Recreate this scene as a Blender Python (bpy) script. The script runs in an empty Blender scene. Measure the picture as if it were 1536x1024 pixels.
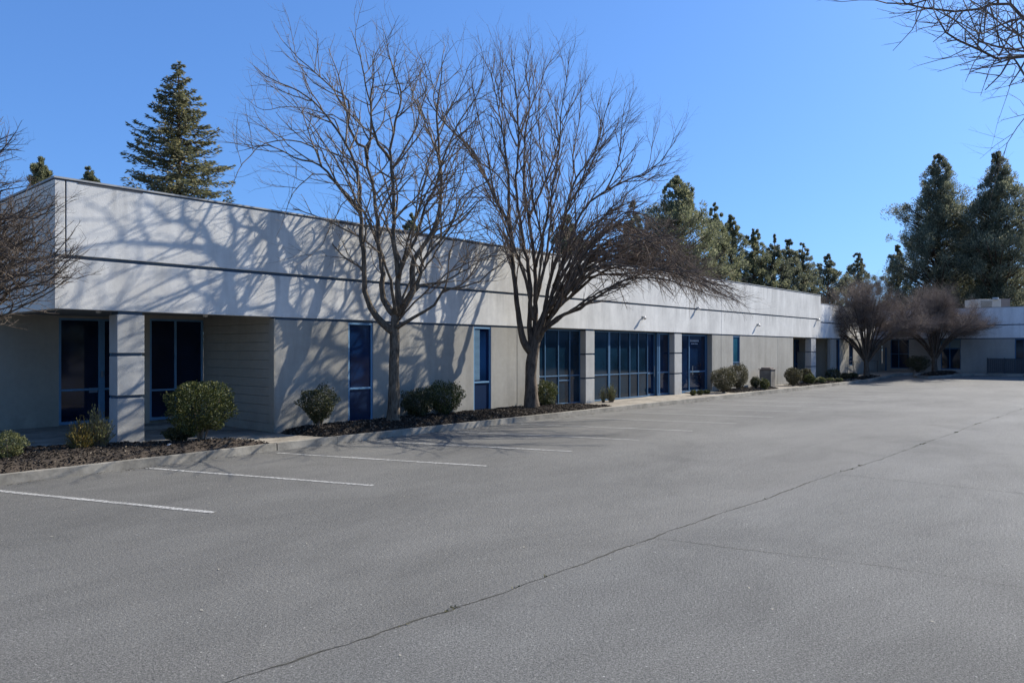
import bpy, math, random
import numpy as np
from mathutils import Vector, noise
R = random.Random(7)
C = bpy.context.scene.collection
# ------------------------------------------------------------------ survey
F = 1109.0; HY = 522.0; VX = 1745.0; CH = 2.15
TH = math.atan((VX-768)/F); S, K = math.sin(TH), math.cos(TH)
def W(px, py, d):                       # a surveyed point: bearing, elevation and distance from the tripod
    t = (px-768)/F
    return Vector((d*(K+t*S), d*(S-t*K), CH+(HY-py)/F*d))
def AY(px, y):                          # x of a bearing where it meets the vertical plane at y
    t = (px-768)/F; d = y/(S-t*K); return d*(K+t*S)
def AX(px, x):
    t = (px-768)/F; d = x/(K+t*S); return d*(S-t*K)
def DY(px, y):
    t = (px-768)/F; return y/(S-t*K)
def DX(px, x):
    t = (px-768)/F; return x/(K+t*S)
def sm(a, b, x):
    t = min(1, max(0, (x-a)/(b-a))); return t*t*(3-2*t)
def G(x, y): return .30*sm(49, 60, x)
def nz(x, y, z=0.0): return noise.noise(Vector((x, y, z)))

# ------------------------------------------------------------------ materials
def mat(name, rough=.8, spec=.3):
    m = bpy.data.materials.new(name); m.use_nodes = True
    b = m.node_tree.nodes['Principled BSDF']
    b.inputs['Roughness'].default_value = rough
    b.inputs['Specular IOR Level'].default_value = spec
    return m, m.node_tree.nodes, m.node_tree.links, b
def tc(n): return n.new('ShaderNodeTexCoord')
def tex_noise(n, l, co, scale, detail=4, rough=.55, stretch=None, dist=0):
    if stretch:
        mp = n.new('ShaderNodeMapping'); mp.inputs['Scale'].default_value = stretch
        l.new(co, mp.inputs['Vector']); co = mp.outputs['Vector']
    t = n.new('ShaderNodeTexNoise'); t.inputs['Scale'].default_value = scale
    t.inputs['Detail'].default_value = detail; t.inputs['Roughness'].default_value = rough
    t.inputs['Distortion'].default_value = dist
    l.new(co, t.inputs['Vector']); return t.outputs['Fac']
def ramp(n, l, fac, stops):
    r = n.new('ShaderNodeValToRGB'); e = r.color_ramp.elements
    while len(e) < len(stops): e.new(.5)
    for q, (p, c) in zip(e, stops):
        q.position = p; q.color = (*c, 1) if len(c) == 3 else c
    l.new(fac, r.inputs['Fac']); return r.outputs['Color']
def g3(v): return (v, v, v)
def mul(n, l, a, b, fac=1.0, mode='MULTIPLY'):
    m = n.new('ShaderNodeMix'); m.data_type = 'RGBA'; m.blend_type = mode
    if isinstance(fac, float): m.inputs['Factor'].default_value = fac
    else: l.new(fac, m.inputs['Factor'])
    for s, v in ((m.inputs[6], a), (m.inputs[7], b)):
        if isinstance(v, tuple): s.default_value = (*v, 1)
        else: l.new(v, s)
    return m.outputs[2]
def bump(n, l, b, h, strength, dist):
    k = n.new('ShaderNodeBump'); k.inputs['Strength'].default_value = strength
    k.inputs['Distance'].default_value = dist; l.new(h, k.inputs['Height']); l.new(k.outputs['Normal'], b.inputs['Normal'])

def stucco(name, col, streak=.15, blotch=.10):
    m, n, l, b = mat(name, .9, .15); o = tc(n).outputs['Object']
    c = mul(n, l, col, ramp(n, l, tex_noise(n, l, o, .55, 5, .6), [(.3, g3(1-blotch*1.6)), (.7, g3(1.06))]))
    c = mul(n, l, c, ramp(n, l, tex_noise(n, l, o, 1.6, 5, .65, (1, 1, .16)), [(.38, g3(1-streak)), (.62, g3(1.03))]))
    c = mul(n, l, c, ramp(n, l, tex_noise(n, l, o, 7, 5, .7), [(.3, g3(.93)), (.7, g3(1.04))]))
    sp = n.new('ShaderNodeSeparateXYZ'); l.new(o, sp.inputs[0])
    for z0, z1 in ((4.35, 5.35), (3.2, 3.87), (.9, .1)):      # rain streaks under the cap and the groove, splash dirt at the base
        mr = n.new('ShaderNodeMapRange'); mr.inputs[1].default_value = z0; mr.inputs[2].default_value = z1; l.new(sp.outputs['Z'], mr.inputs[0])
        if z0 > 1: d_ = ramp(n, l, tex_noise(n, l, o, 3.2, 4, .6, (1, 1, .03)), [(.50, g3(1)), (.68, g3(.74))])
        else: d_ = ramp(n, l, tex_noise(n, l, o, 2.5, 5, .7, (1, 1, .6)), [(.35, g3(1)), (.7, g3(.72))])
        if z0 == 4.35 or z0 < 1 or name != 'x':
            lim = n.new('ShaderNodeMath'); lim.operation = 'LESS_THAN'; lim.inputs[1].default_value = 3.9; l.new(sp.outputs['Z'], lim.inputs[0])
            if z0 == 3.2:
                mm = n.new('ShaderNodeMath'); mm.operation = 'MULTIPLY'; l.new(mr.outputs[0], mm.inputs[0]); l.new(lim.outputs[0], mm.inputs[1]); f_ = mm.outputs[0]
            else: f_ = mr.outputs[0]
            c = mul(n, l, c, d_, f_)
    l.new(c, b.inputs['Base Color'])
    bump(n, l, b, tex_noise(n, l, o, 45, 6, .7), .35, .012)
    return m
M = {}
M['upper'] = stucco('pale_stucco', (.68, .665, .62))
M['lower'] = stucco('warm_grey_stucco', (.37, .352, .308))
M['column'] = stucco('column_stucco', (.44, .435, .41), .1)
M['siding'] = stucco('ribbed_panel', (.33, .305, .25), .05, .05)
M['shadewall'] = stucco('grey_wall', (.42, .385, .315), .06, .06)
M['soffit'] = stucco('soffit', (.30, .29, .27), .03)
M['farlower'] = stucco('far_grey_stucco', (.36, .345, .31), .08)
def plain(name, col, rough=.6, spec=.3, var=.12, sc=3.0, metal=0):
    m, n, l, b = mat(name, rough, spec); o = tc(n).outputs['Object']
    c = mul(n, l, col, ramp(n, l, tex_noise(n, l, o, sc, 5, .6), [(.3, g3(1-var)), (.7, g3(1+var*.5))]))
    l.new(c, b.inputs['Base Color']); b.inputs['Metallic'].default_value = metal
    return m
M['band'] = plain('band_paint', (.055, .085, .12), .7)
M['frame'] = plain('blue_frame', (.048, .12, .215), .45, .4)
M['framelight'] = plain('light_blue_frame', (.13, .27, .42), .5, .4)
M['spandrel'] = plain('blue_spandrel', (.005, .02, .06), .35, .3)
M['metal'] = plain('grey_metal', (.35, .35, .34), .45, .5, .1, 8, .6)
M['flash'] = plain('roof_flashing', (.34, .34, .33), .6, .4, .2, 4)
M['flashdark'] = plain('flashing_gap', (.09, .09, .09), .8)
M['roof'] = plain('roof_felt', (.25, .25, .24), .95, .1)
M['lampw'] = plain('lamp_plastic', (.6, .58, .54), .5)
M['darkfence'] = plain('dark_fence', (.05, .055, .06), .7)
M['white'] = plain('white_paper', (.75, .75, .75), .7)
M['jointdark'] = plain('joint_dark', (.045, .045, .045), .9, .1)
def glass(name, col, rough=.04, spec=.5):
    m, n, l, b = mat(name, rough, spec); o = tc(n).outputs['Object']
    c = mul(n, l, col, ramp(n, l, tex_noise(n, l, o, .9, 3, .5), [(.35, g3(.6)), (.65, g3(1.35))]))
    l.new(c, b.inputs['Base Color']); bump(n, l, b, tex_noise(n, l, o, .8, 2, .5), .12, .02)
    return m
M['glass'] = glass('dark_navy_glass', (.004, .013, .038), .05, .36)
M['glassblue'] = glass('blue_glass', (.004, .018, .06), .06, .25)
M['glassteal'] = glass('teal_glass', (.005, .018, .034), .05, .34)
M['glasspale'] = glass('pale_teal_glass', (.02, .10, .15), .06, .4)
def concrete(name, col):
    m, n, l, b = mat(name, .9, .2); o = tc(n).outputs['Object']
    c = mul(n, l, col, ramp(n, l, tex_noise(n, l, o, 1.1, 6, .75), [(.36, g3(.55)), (.62, g3(1.12))]))
    c = mul(n, l, c, ramp(n, l, tex_noise(n, l, o, 14, 6, .7), [(.3, g3(.85)), (.7, g3(1.08))]))
    l.new(c, b.inputs['Base Color']); bump(n, l, b, tex_noise(n, l, o, 60, 5, .7), .4, .01)
    return m
M['kerb'] = concrete('kerb_concrete', (.285, .265, .225))
M['walk'] = concrete('sidewalk_concrete', (.30, .265, .215))
def asphalt():
    m, n, l, b = mat('asphalt', .88, .35); o = tc(n).outputs['Object']
    sep = n.new('ShaderNodeSeparateXYZ'); l.new(o, sep.inputs[0])
    wob = tex_noise(n, l, o, .25, 3)
    ad = n.new('ShaderNodeMath'); ad.operation = 'MULTIPLY_ADD'; ad.inputs[1].default_value = .6
    l.new(wob, ad.inputs[0]); l.new(sep.outputs['Y'], ad.inputs[2])
    side = ramp(n, l, ad.outputs[0], [(0, g3(1)), (1, g3(1))])
    mr = n.new('ShaderNodeMapRange'); mr.inputs[1].default_value = 4.3; mr.inputs[2].default_value = 5.0
    l.new(ad.outputs[0], mr.inputs[0])
    base = mul(n, l, (.150, .147, .136), (.145, .140, .127), mr.outputs[0], 'MIX')
    c = mul(n, l, base, ramp(n, l, tex_noise(n, l, o, .12, 5, .6, (1, 1.5, 1)), [(.3, g3(.84)), (.7, g3(1.12))]))
    c = mul(n, l, c, ramp(n, l, tex_noise(n, l, o, .9, 6, .7, (.35, 1, 1)), [(.3, g3(.88)), (.72, g3(1.1))]))
    f = ramp(n, l, tex_noise(n, l, o, 70, 3, .85), [(.34, g3(.5)), (.5, g3(.98)), (.66, g3(1.6))])
    c = mul(n, l, c, f)
    c = mul(n, l, c, ramp(n, l, tex_noise(n, l, o, 36, 4, .85), [(.32, g3(.6)), (.5, g3(1.0)), (.68, g3(1.45))]))
    c = mul(n, l, c, ramp(n, l, tex_noise(n, l, o, .33, 7, .72, (.5, 1, 1), .8), [(.36, g3(.85)), (.5, g3(1.0)), (.66, g3(1.10))]))
    # darker sealed strip along the stalls, old wheel-worn lane lighter
    st = n.new('ShaderNodeMapRange'); st.inputs[1].default_value = 5.5; st.inputs[2].default_value = 10.5; l.new(ad.outputs[0], st.inputs[0])
    c = mul(n, l, c, ramp(n, l, st.outputs[0], [(0, g3(1)), (1, g3(.90))]))
    oil = ramp(n, l, tex_noise(n, l, o, .55, 3, .5, (1, .6, 1)), [(.62, g3(1)), (.74, g3(.84))])
    c = mul(n, l, c, oil)
    v = n.new('ShaderNodeTexVoronoi'); v.inputs['Scale'].default_value = 9; l.new(o, v.inputs['Vector'])
    spk = ramp(n, l, v.outputs['Distance'], [(.05, g3(2.3)), (.09, g3(1.0))])
    c = mul(n, l, c, spk)
    l.new(c, b.inputs['Base Color'])
    bump(n, l, b, tex_noise(n, l, o, 34, 5, .85), 1.0, .02)
    return m
M['asphalt'] = asphalt()
def paint():
    m, n, l, b = mat('worn_white_paint', .8, .3); o = tc(n).outputs['Object']
    w = ramp(n, l, tex_noise(n, l, o, 20, 6, .85), [(.45, g3(0)), (.54, g3(1))])
    sp_ = n.new('ShaderNodeSeparateXYZ'); l.new(o, sp_.inputs[0])
    fx = n.new('ShaderNodeMapRange'); fx.inputs[1].default_value = 8; fx.inputs[2].default_value = 22; fx.inputs[3].default_value = 1; fx.inputs[4].default_value = .8; l.new(sp_.outputs['X'], fx.inputs[0])
    pat = ramp(n, l, tex_noise(n, l, o, .8, 3, .6), [(.35, g3(.55)), (.6, g3(1))])
    w = mul(n, l, mul(n, l, w, pat), fx.outputs[0])
    l.new(mul(n, l, (.135, .132, .122), (.47, .46, .43), w, 'MIX'), b.inputs['Base Color'])
    bump(n, l, b, tex_noise(n, l, o, 60, 4, .8), .6, .01)
    return m
M['paint'] = paint()
M['crack'] = plain('crack_fill', (.078, .075, .064), .95, .1, .4, 20)
M['weed'] = plain('crack_moss', (.16, .15, .08), .95, .1, .4, 20)
def bark(name, a, bcol, sc=8, bs=.8, bd=.03):
    m, n, l, b = mat(name, .95, .1); o = tc(n).outputs['Object']
    h = tex_noise(n, l, o, sc, 6, .7, (1, 1, .3), .4)
    l.new(ramp(n, l, h, [(.32, a), (.66, bcol)]), b.inputs['Base Color']); bump(n, l, b, h, bs, bd)
    return m
M['bark1'] = bark('grey_brown_bark', (.05, .041, .031), (.22, .18, .135), 14, 1.0, .05)
M['bark2'] = bark('dark_bark', (.042, .034, .027), (.165, .13, .10), 12)
M['twig'] = bark('twig_bark', (.085, .066, .048), (.27, .215, .16), 3, .2, .01)
M['twig2'] = bark('reddish_twig_bark', (.085, .064, .048), (.26, .20, .155), 3, .2, .01)
M['twigm'] = bark('crape_twig_bark', (.11, .086, .070), (.28, .225, .185), 2, .2, .01)
M['twigl'] = bark('dark_twig_bark', (.045, .035, .029), (.15, .12, .095), 4, .3, .01)
M['fbark'] = bark('conifer_bark', (.05, .035, .025), (.12, .08, .055), 2)
def leafm(name, a, bcol, c3=None, tr=.2, rough=.55):
    m, n, l, b = mat(name, rough, .35)
    g = n.new('ShaderNodeNewGeometry'); o = tc(n).outputs['Object']
    st = [(0, a), (.7, bcol)] + ([(1, c3)] if c3 else [])
    c = ramp(n, l, g.outputs['Random Per Island'], st)
    c = mul(n, l, c, ramp(n, l, tex_noise(n, l, o, 3.2, 4), [(.3, (.72, .76, .78)), (.7, (1.3, 1.22, 1.0))]))
    l.new(c, b.inputs['Base Color'])
    t = n.new('ShaderNodeBsdfTranslucent'); l.new(c, t.inputs[0])
    mx = n.new('ShaderNodeMixShader'); mx.inputs[0].default_value = tr
    l.new(b.outputs[0], mx.inputs[1]); l.new(t.outputs[0], mx.inputs[2])
    l.new(mx.outputs[0], n['Material Output'].inputs['Surface'])
    return m
M['lf_green'] = leafm('shrub_leaf', (.017, .028, .009), (.068, .088, .024), (.23, .215, .065))
M['lf_dark'] = leafm('dark_shrub_leaf', (.018, .026, .012), (.058, .068, .030), (.17, .16, .08))
M['lf_olive'] = leafm('clipped_leaf', (.035, .035, .02), (.10, .092, .048), (.20, .175, .10))
M['lf_yellow'] = leafm('yellow_shrub_leaf', (.07, .075, .02), (.24, .20, .05), (.45, .27, .06))
M['lf_light'] = leafm('light_shrub_leaf', (.06, .075, .03), (.16, .17, .07), (.30, .29, .14))
M['ne_red'] = leafm('redwood_needles', (.06, .07, .045), (.17, .175, .10), (.32, .28, .15), .42)
M['ne_pine'] = leafm('pine_needles', (.075, .092, .055), (.21, .225, .14), (.40, .39, .26), .42)
M['ne_far'] = leafm('dark_evergreen_needles', (.065, .08, .056), (.18, .195, .14), (.38, .37, .27), .42)
def mulchm():
    m, n, l, b = mat('bark_mulch', .95, .1); g = n.new('ShaderNodeNewGeometry'); o = tc(n).outputs['Object']
    c = ramp(n, l, g.outputs['Random Per Island'], [(0, (.014, .011, .009)), (.6, (.036, .029, .023)), (.85, (.075, .06, .047)), (1, (.21, .175, .135))])
    c = mul(n, l, c, ramp(n, l, tex_noise(n, l, o, 25, 5, .8), [(.3, g3(.6)), (.7, g3(1.4))]))
    l.new(c, b.inputs['Base Color']); bump(n, l, b, tex_noise(n, l, o, 40, 5, .7), .9, .02)
    return m
M['mulch'] = mulchm()
M['aggregate'] = concrete('pebble_aggregate', (.22, .20, .17))
M['soil'] = plain('far_soil', (.16, .14, .10), .95, .1, .3, .2)

# ------------------------------------------------------------------ mesh helpers
class MB:
    def __init__(s): s.v = []; s.f = []
    def box(s, x0, x1, y0, y1, z0, z1):
        return s.hexa([(x0,y0,z0),(x1,y0,z0),(x1,y1,z0),(x0,y1,z0),(x0,y0,z1),(x1,y0,z1),(x1,y1,z1),(x0,y1,z1)])
    def hexa(s, p):
        k = len(s.v); s.v += [tuple(q) for q in p]
        s.f += [tuple(k+i for i in q) for q in ((3,2,1,0),(4,5,6,7),(0,1,5,4),(1,2,6,5),(2,3,7,6),(3,0,4,7))]
        return s
    def quad(s, *p):
        k = len(s.v); s.v += [tuple(q) for q in p]; s.f.append(tuple(range(k, k+len(p)))); return s
    def tube(s, pts, rad, n=6, cap=True, wob=0):
        k0 = len(s.v); m = len(pts); a = None
        for i, p in enumerate(pts):
            d = (pts[min(i+1, m-1)]-pts[max(i-1, 0)])
            if d.length < 1e-6: d = Vector((0, 0, 1))
            d.normalize()
            if a is None: a = d.orthogonal().normalized()
            else:
                a = a-d*a.dot(d)
                a = a.normalized() if a.length > 1e-5 else d.orthogonal().normalized()
            b = d.cross(a); r = rad[i] if isinstance(rad, (list, tuple)) else rad
            for j in range(n):
                t = 2*math.pi*j/n; q = r
                if wob: q *= 1+wob*nz(p.x*3+math.cos(t)*2, p.y*3+math.sin(t)*2, p.z*2.2)
                s.v.append(tuple(p+a*(math.cos(t)*q)+b*(math.sin(t)*q)))
        for i in range(m-1):
            for j in range(n):
                u = k0+i*n+j; w = k0+i*n+(j+1) % n; s.f.append((u, w, w+n, u+n))
        if cap: s.f.append(tuple(k0+j for j in range(n))[::-1]); s.f.append(tuple(k0+(m-1)*n+j for j in range(n)))
        return s
    def lathe(s, c, prof, n=20):
        k0 = len(s.v)
        for r, z in prof:
            for j in range(n):
                t = 2*math.pi*j/n; s.v.append((c[0]+r*math.cos(t), c[1]+r*math.sin(t), c[2]+z))
        for i in range(len(prof)-1):
            for j in range(n):
                u = k0+i*n+j; w = k0+i*n+(j+1) % n; s.f.append((u, w, w+n, u+n))
        return s
    def each(s, name, m, parent=None, bevel=0):       # one object per box
        for i in range(0, len(s.v), 8):
            b = MB(); b.hexa(s.v[i:i+8]); b.build(name, m, parent, bevel=bevel)
    def build(s, name, m, parent=None, smooth=False, bevel=0):
        me = bpy.data.meshes.new(name); me.from_pydata(s.v, [], s.f); me.update()
        if smooth: me.polygons.foreach_set('use_smooth', [True]*len(me.polygons))
        return link(name, me, m, parent, bevel)
def link(name, me, m, parent=None, bevel=0):
    me.materials.append(m)
    o = bpy.data.objects.new(name, me); C.objects.link(o)
    if parent is not None:
        o.parent = parent; o.matrix_parent_inverse = parent_inv(parent)
    if bevel:
        b = o.modifiers.new('bevel', 'BEVEL'); b.width = bevel; b.segments = 2; b.limit_method = 'ANGLE'
    return o
def wloc(o):
    return Vector(o.location) if o.type == 'EMPTY' else Vector((0, 0, 0))
from mathutils import Matrix
def parent_inv(p):
    # all parents are unrotated: children keep world coordinates
    return Matrix.Translation(-wloc(p)) if True else None
def tag(o, label, cat, group=None, kind=None):
    if label: o['label'] = label
    if cat: o['category'] = cat
    if group: o['group'] = group
    if kind: o['kind'] = kind
    return o
def thing(name, loc, label, cat, group=None):
    o = bpy.data.objects.new(name, None); C.objects.link(o); o.location = loc
    return tag(o, label, cat, group)
def quads_mesh(name, V, n):                     # V: (k, n, 3) float array -> mesh of k n-gons
    k = V.shape[0]; me = bpy.data.meshes.new(name)
    me.vertices.add(k*n); me.vertices.foreach_set('co', V.reshape(-1).astype(np.float32))
    me.loops.add(k*n); me.loops.foreach_set('vertex_index', np.arange(k*n, dtype=np.int32))
    me.polygons.add(k); me.polygons.foreach_set('loop_start', np.arange(0, k*n, n, dtype=np.int32))
    me.polygons.foreach_set('loop_total', np.full(k, n, dtype=np.int32))
    me.update(); me.validate(); return me
def cards(P, D, length, width, rng, N=None):
    """leaf blades: centre P, long axis D, per-leaf length/width; returns (k,4,3) kites"""
    k = len(P); D = D/np.maximum(1e-6, np.linalg.norm(D, axis=1, keepdims=True))
    A = rng.normal(size=(k, 3)) if N is None else np.cross(N, D)+rng.normal(size=(k, 3))*.25
    A -= D*(A*D).sum(1, keepdims=True); A /= np.maximum(1e-6, np.linalg.norm(A, axis=1, keepdims=True))
    L = length.reshape(-1, 1); Wd = width.reshape(-1, 1)
    return np.stack([P-D*L*.5, P+A*Wd*.5+D*L*.05, P+D*L*.5, P-A*Wd*.5+D*L*.05], 1)

# ------------------------------------------------------------------ ground
def grid(name, m, xs, ys, zf, kind='structure'):
    b = MB()
    for x in xs:
        for y in ys: b.v.append((x, y, zf(x, y)))
    n = len(ys)
    for i in range(len(xs)-1):
        for j in range(n-1): b.f.append((i*n+j, (i+1)*n+j, (i+1)*n+j+1, i*n+j+1))
    o = b.build(name, m, smooth=True); o['kind'] = kind; return o
xs = [-400, -60]+[x for x in range(-20, 49, 6)]+[48+.5*i for i in range(27)]+[64, 120, 600]
grid('asphalt_lot', M['asphalt'], xs, [-400, -60, -10, 0, 6, 12, 20, 60, 600], G)
# far soil behind the buildings keeps the trees on something
grid('back_ground', M['soil'], [-60, 66, 80, 500], [31, 60, 400], lambda x, y: G(x, y)+.01)

KERB = [(-6, 13.72), (0, 13.72), (3.4, 13.74), (5.7, 13.78), (7.4, 13.9), (8.42, 13.98), (20, 14.0), (54.6, 14.0), (55.6, 14.0),
        (56.9, 13.75), (57.6, 13.2), (57.2, 12.75), (55.4, 12.7), (54.7, 12.3), (54.6, 11.6), (55.4, 10.9), (57.5, 10.2), (58.4, 9.6), (58.6, 8.5), (58.6, -30)]
def resample(poly, step):
    out = []
    for (a, b) in zip(poly[:-1], poly[1:]):
        a, b = Vector(a), Vector(b); n = max(1, int((b-a).length/step))
        out += [a.lerp(b, i/n) for i in range(n)]
    return out+[Vector(poly[-1])]
KP = resample(KERB, .5)
def offs(pl, d):
    o = []
    for i, p in enumerate(pl):
        t = (pl[min(i+1, len(pl)-1)]-pl[max(i-1, 0)]).normalized(); o.append(p+Vector((-t.y, t.x))*d)
    return o
KI = offs(KP, .16)
kb = MB()
dist = 0
for i in range(len(KP)-1):
    a, b, c, d = KP[i], KP[i+1], KI[i+1], KI[i]
    cut = (i % 6 == 5)
    f = .985 if cut else 1.0
    if abs(b.x-8.42) < .1: f = .95
    b2 = a.lerp(b, f); c2 = d.lerp(c, f)
    h = .15; jig = lambda q: G(q.x, q.y)+h+.006*nz(q.x*1.3, q.y, 3)
    a2 = a + (d-a).normalized()*.02; b3 = b2 + (c2-b2).normalized()*.02
    kb.hexa([(a.x, a.y, G(a.x,a.y)-.2), (b2.x, b2.y, G(b2.x,b2.y)-.2), (c2.x, c2.y, G(c2.x,c2.y)-.2), (d.x, d.y, G(d.x,d.y)-.2),
             (a2.x, a2.y, jig(a)), (b3.x, b3.y, jig(b2)), (c2.x, c2.y, jig(c2)), (d.x, d.y, jig(d))])
o = kb.build('kerb', M['kerb']); o['kind'] = 'structure'
# sidewalk slab behind the kerb, in bays with open joints
sb = MB()
def slab(x0, x1, y0, y1, z=.145):
    g0, g1 = G(x0, 0), G(x1, 0); e = .006
    sb.hexa([(x0+e,y0+e,g0-.1),(x1-e,y0+e,g1-.1),(x1-e,y1-e,g1-.1),(x0+e,y1-e,g0-.1),(x0+e,y0+e,g0+z),(x1-e,y0+e,g1+z),(x1-e,y1-e,g1+z),(x0+e,y1-e,g0+z)])
x = -6.0
while x < 56:
    w = 1.5
    y0 = 13.87 if x < 4 else (13.93 if x < 6.5 else 14.05 if x < 7.9 else 14.15)
    slab(x, x+w, y0+.02, 15.4, .142)
    slab(x, x+w, 15.4, 17.0, .142)
    if x < 9.4 or x > 40: slab(x, x+w, 17.0, 23)
    x += w
for (x0, x1, y0, y1) in [(55.5, 56.7, 14.15, 23), (56.7, 61.2, 13.95, 23), (57.9, 61.2, 12.7, 13.95), (57.9, 61.2, 10.4, 12.7), (58.75, 61.2, 4, 10.4), (58.75, 61.2, -10, 4), (58.75, 61.2, -30, -10)]:
    slab(x0, x1, y0, y1)
o = sb.build('sidewalk', M['walk']); o['kind'] = 'structure'

# painted stall lines
pa = MB()
for i in range(17):
    x = 4.68+2.565*i; ye = 9.32-.03*i if i < 12 else 8.95
    x1, y1 = x-1.62, 13.66; w = .052
    n = 20
    dx, dy = x1-x, y1-ye; L = math.hypot(dx, dy); px_, py_ = -dy/L*w, dx/L*w
    prev = None
    for q in range(n+1):
        t = q/n; cx, cy = x+dx*t+.012*nz(i*3.1, t*6), ye+dy*t; e1 = 1+.25*nz(i*7.7, t*14, 1); e2 = 1+.25*nz(i*9.7, t*14, 5)
        z = G(cx, cy)+.005
        cur = ((cx-px_*e1, cy-py_*e1, z), (cx+px_*e2, cy+py_*e2, z))
        if prev: pa.quad(prev[0], prev[1], cur[1], cur[0])
        prev = cur
o = pa.build('parking_lines', M['paint']); o['kind'] = 'structure'
# seam and cracks across the lot
cr = MB(); wd = MB()
def crack(P0, P1, w, n, amp, seed, weeds=0, var=1.0):
    prev = None
    for q in range(n+1):
        t = q/n; x = P0[0]+(P1[0]-P0[0])*t; y = P0[1]+(P1[1]-P0[1])*t
        dx, dy = P1[0]-P0[0], P1[1]-P0[1]; L = math.hypot(dx, dy); nx, ny = -dy/L, dx/L
        s = L*t; o_ = amp*(nz(s*.35, seed)*2+nz(s*1.9, seed+5)*.6+nz(s*8, seed+9)*.35)
        ww = w*(.6+max(0, .5+var*(1.3*nz(s*2.3, seed+20)+.9*nz(s*11, seed+30))))
        cur = ((x+nx*(o_-ww), y+ny*(o_-ww), .004+G(x, y)), (x+nx*(o_+ww), y+ny*(o_+ww), .004+G(x, y)))
        if prev: cr.quad(prev[1], prev[0], cur[0], cur[1])
        prev = cur
        if weeds and nz(s*.9, seed+50) > .18 and R.random() < weeds:
            for k in range(5):
                a = R.random()*6.3; r = R.uniform(.006, .016); cx = x+nx*o_+R.uniform(-.05, .05); cy = y+ny*o_+R.uniform(-.03, .03)
                h = R.uniform(.006, .02)
                wd.quad((cx-r*math.cos(a), cy-r*math.sin(a), .005), (cx+r*math.cos(a), cy+r*math.sin(a), .005), (cx+R.uniform(-.01, .01), cy+R.uniform(-.01, .01), .005+h))
crack((1.0, 4.5), (60, 3.1), .0058, 1700, .055, 1.3, .12, 1.5)
crack((7.35, 4.32), (8.6, -2.0), .0034, 300, .09, 11.3, .0, .5)
a = W(1255, 712, F*CH/(712-HY)); b = W(1640, 748, F*CH/(748-HY)); crack((a.x, a.y-.02), (b.x, b.y), .0058, 300, .10, 21.3, 0, .5)
a = W(1368, 673, F*CH/(673-HY)); b = W(1640, 688, F*CH/(688-HY)); crack((a.x, a.y-.02), (b.x, b.y), .0058, 300, .10, 31.3, 0, .5)
crack((2.4, 4.4), (2.0, 2.4), .004, 60, .03, 41.3)
o = cr.build('pavement_cracks', M['crack']); o['kind'] = 'structure'
o = wd.build('crack_weeds', M['weed']); tag(o, 'dry moss and weeds growing along the crack in the asphalt', 'weeds', kind='stuff')
# light litter chips on the lot
lt = MB()
for i in range(260):
    x = R.uniform(2, 30); y = R.uniform(1, 13.5)
    if abs(y-13) > 3 and R.random() < .4: y = R.uniform(9, 13.6)
    a = R.random()*6.3; r = R.uniform(.006, .022)
    lt.quad((x-r*math.cos(a), y-r*math.sin(a), .006), (x+r*.5*math.sin(a), y-r*.5*math.cos(a), .01), (x+r*math.cos(a), y+r*math.sin(a), .007), (x-r*.5*math.sin(a), y+r*.5*math.cos(a), .009))
o = lt.build('leaf_litter', M['white'] if False else plain('dry_leaf', (.42, .38, .30), .9)); tag(o, 'tiny dry leaf bits scattered over the grey asphalt lot', 'leaf litter', kind='stuff')

db = MB()
for i in range(1500):
    k = R.randrange(8, len(KP)-40); p = KP[k].lerp(KP[k+1], R.random()); n_ = (KP[k+1]-KP[k]).normalized(); n_ = Vector((n_.y, -n_.x))*(R.random()**2.2*.22+.008)
    if nz(p.x*.8, 7.7) < -.05 and R.random() < .8: continue
    a = R.random()*6.3; r = R.uniform(.008, .024); x, y = p.x+n_.x, p.y+n_.y; z = G(x, y)
    db.quad((x-r*math.cos(a), y-r*math.sin(a), z+.005), (x+r*.6*math.sin(a), y-r*.6*math.cos(a), z+.012), (x+r*math.cos(a), y+r*math.sin(a), z+.006), (x-r*.6*math.sin(a), y+r*.6*math.cos(a), z+.014))
o = db.build('kerb_debris', plain('gutter_debris', (.05, .042, .032), .95)); tag(o, 'dark leaf and bark debris gathered along the foot of the kerb', 'debris', kind='stuff')
# ------------------------------------------------------------------ mulch beds
def inpoly(x, y, P):
    c = False; j = len(P)-1
    for i in range(len(P)):
        if (P[i][1] > y) != (P[j][1] > y) and x < (P[j][0]-P[i][0])*(y-P[i][1])/(P[j][1]-P[i][1])+P[i][0]: c = not c
        j = i
    return c
def sdist(x, y, P):
    m = 9
    for i in range(len(P)):
        a, b = P[i-1], P[i]; dx, dy = b[0]-a[0], b[1]-a[1]
        t = max(0, min(1, ((x-a[0])*dx+(y-a[1])*dy)/(dx*dx+dy*dy))); m = min(m, math.hypot(x-a[0]-dx*t, y-a[1]-dy*t))
    return m if inpoly(x, y, P) else -m
def mheight(x, y, P, top):
    s = sdist(x, y, P)
    return G(x, y)+.15-.05+(top+.05)*min(1, max(0, (s+.03)/.38))**.7+.03*nz(x*2.1, y*2.1)+.02*nz(x*6, y*6, 4)
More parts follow.
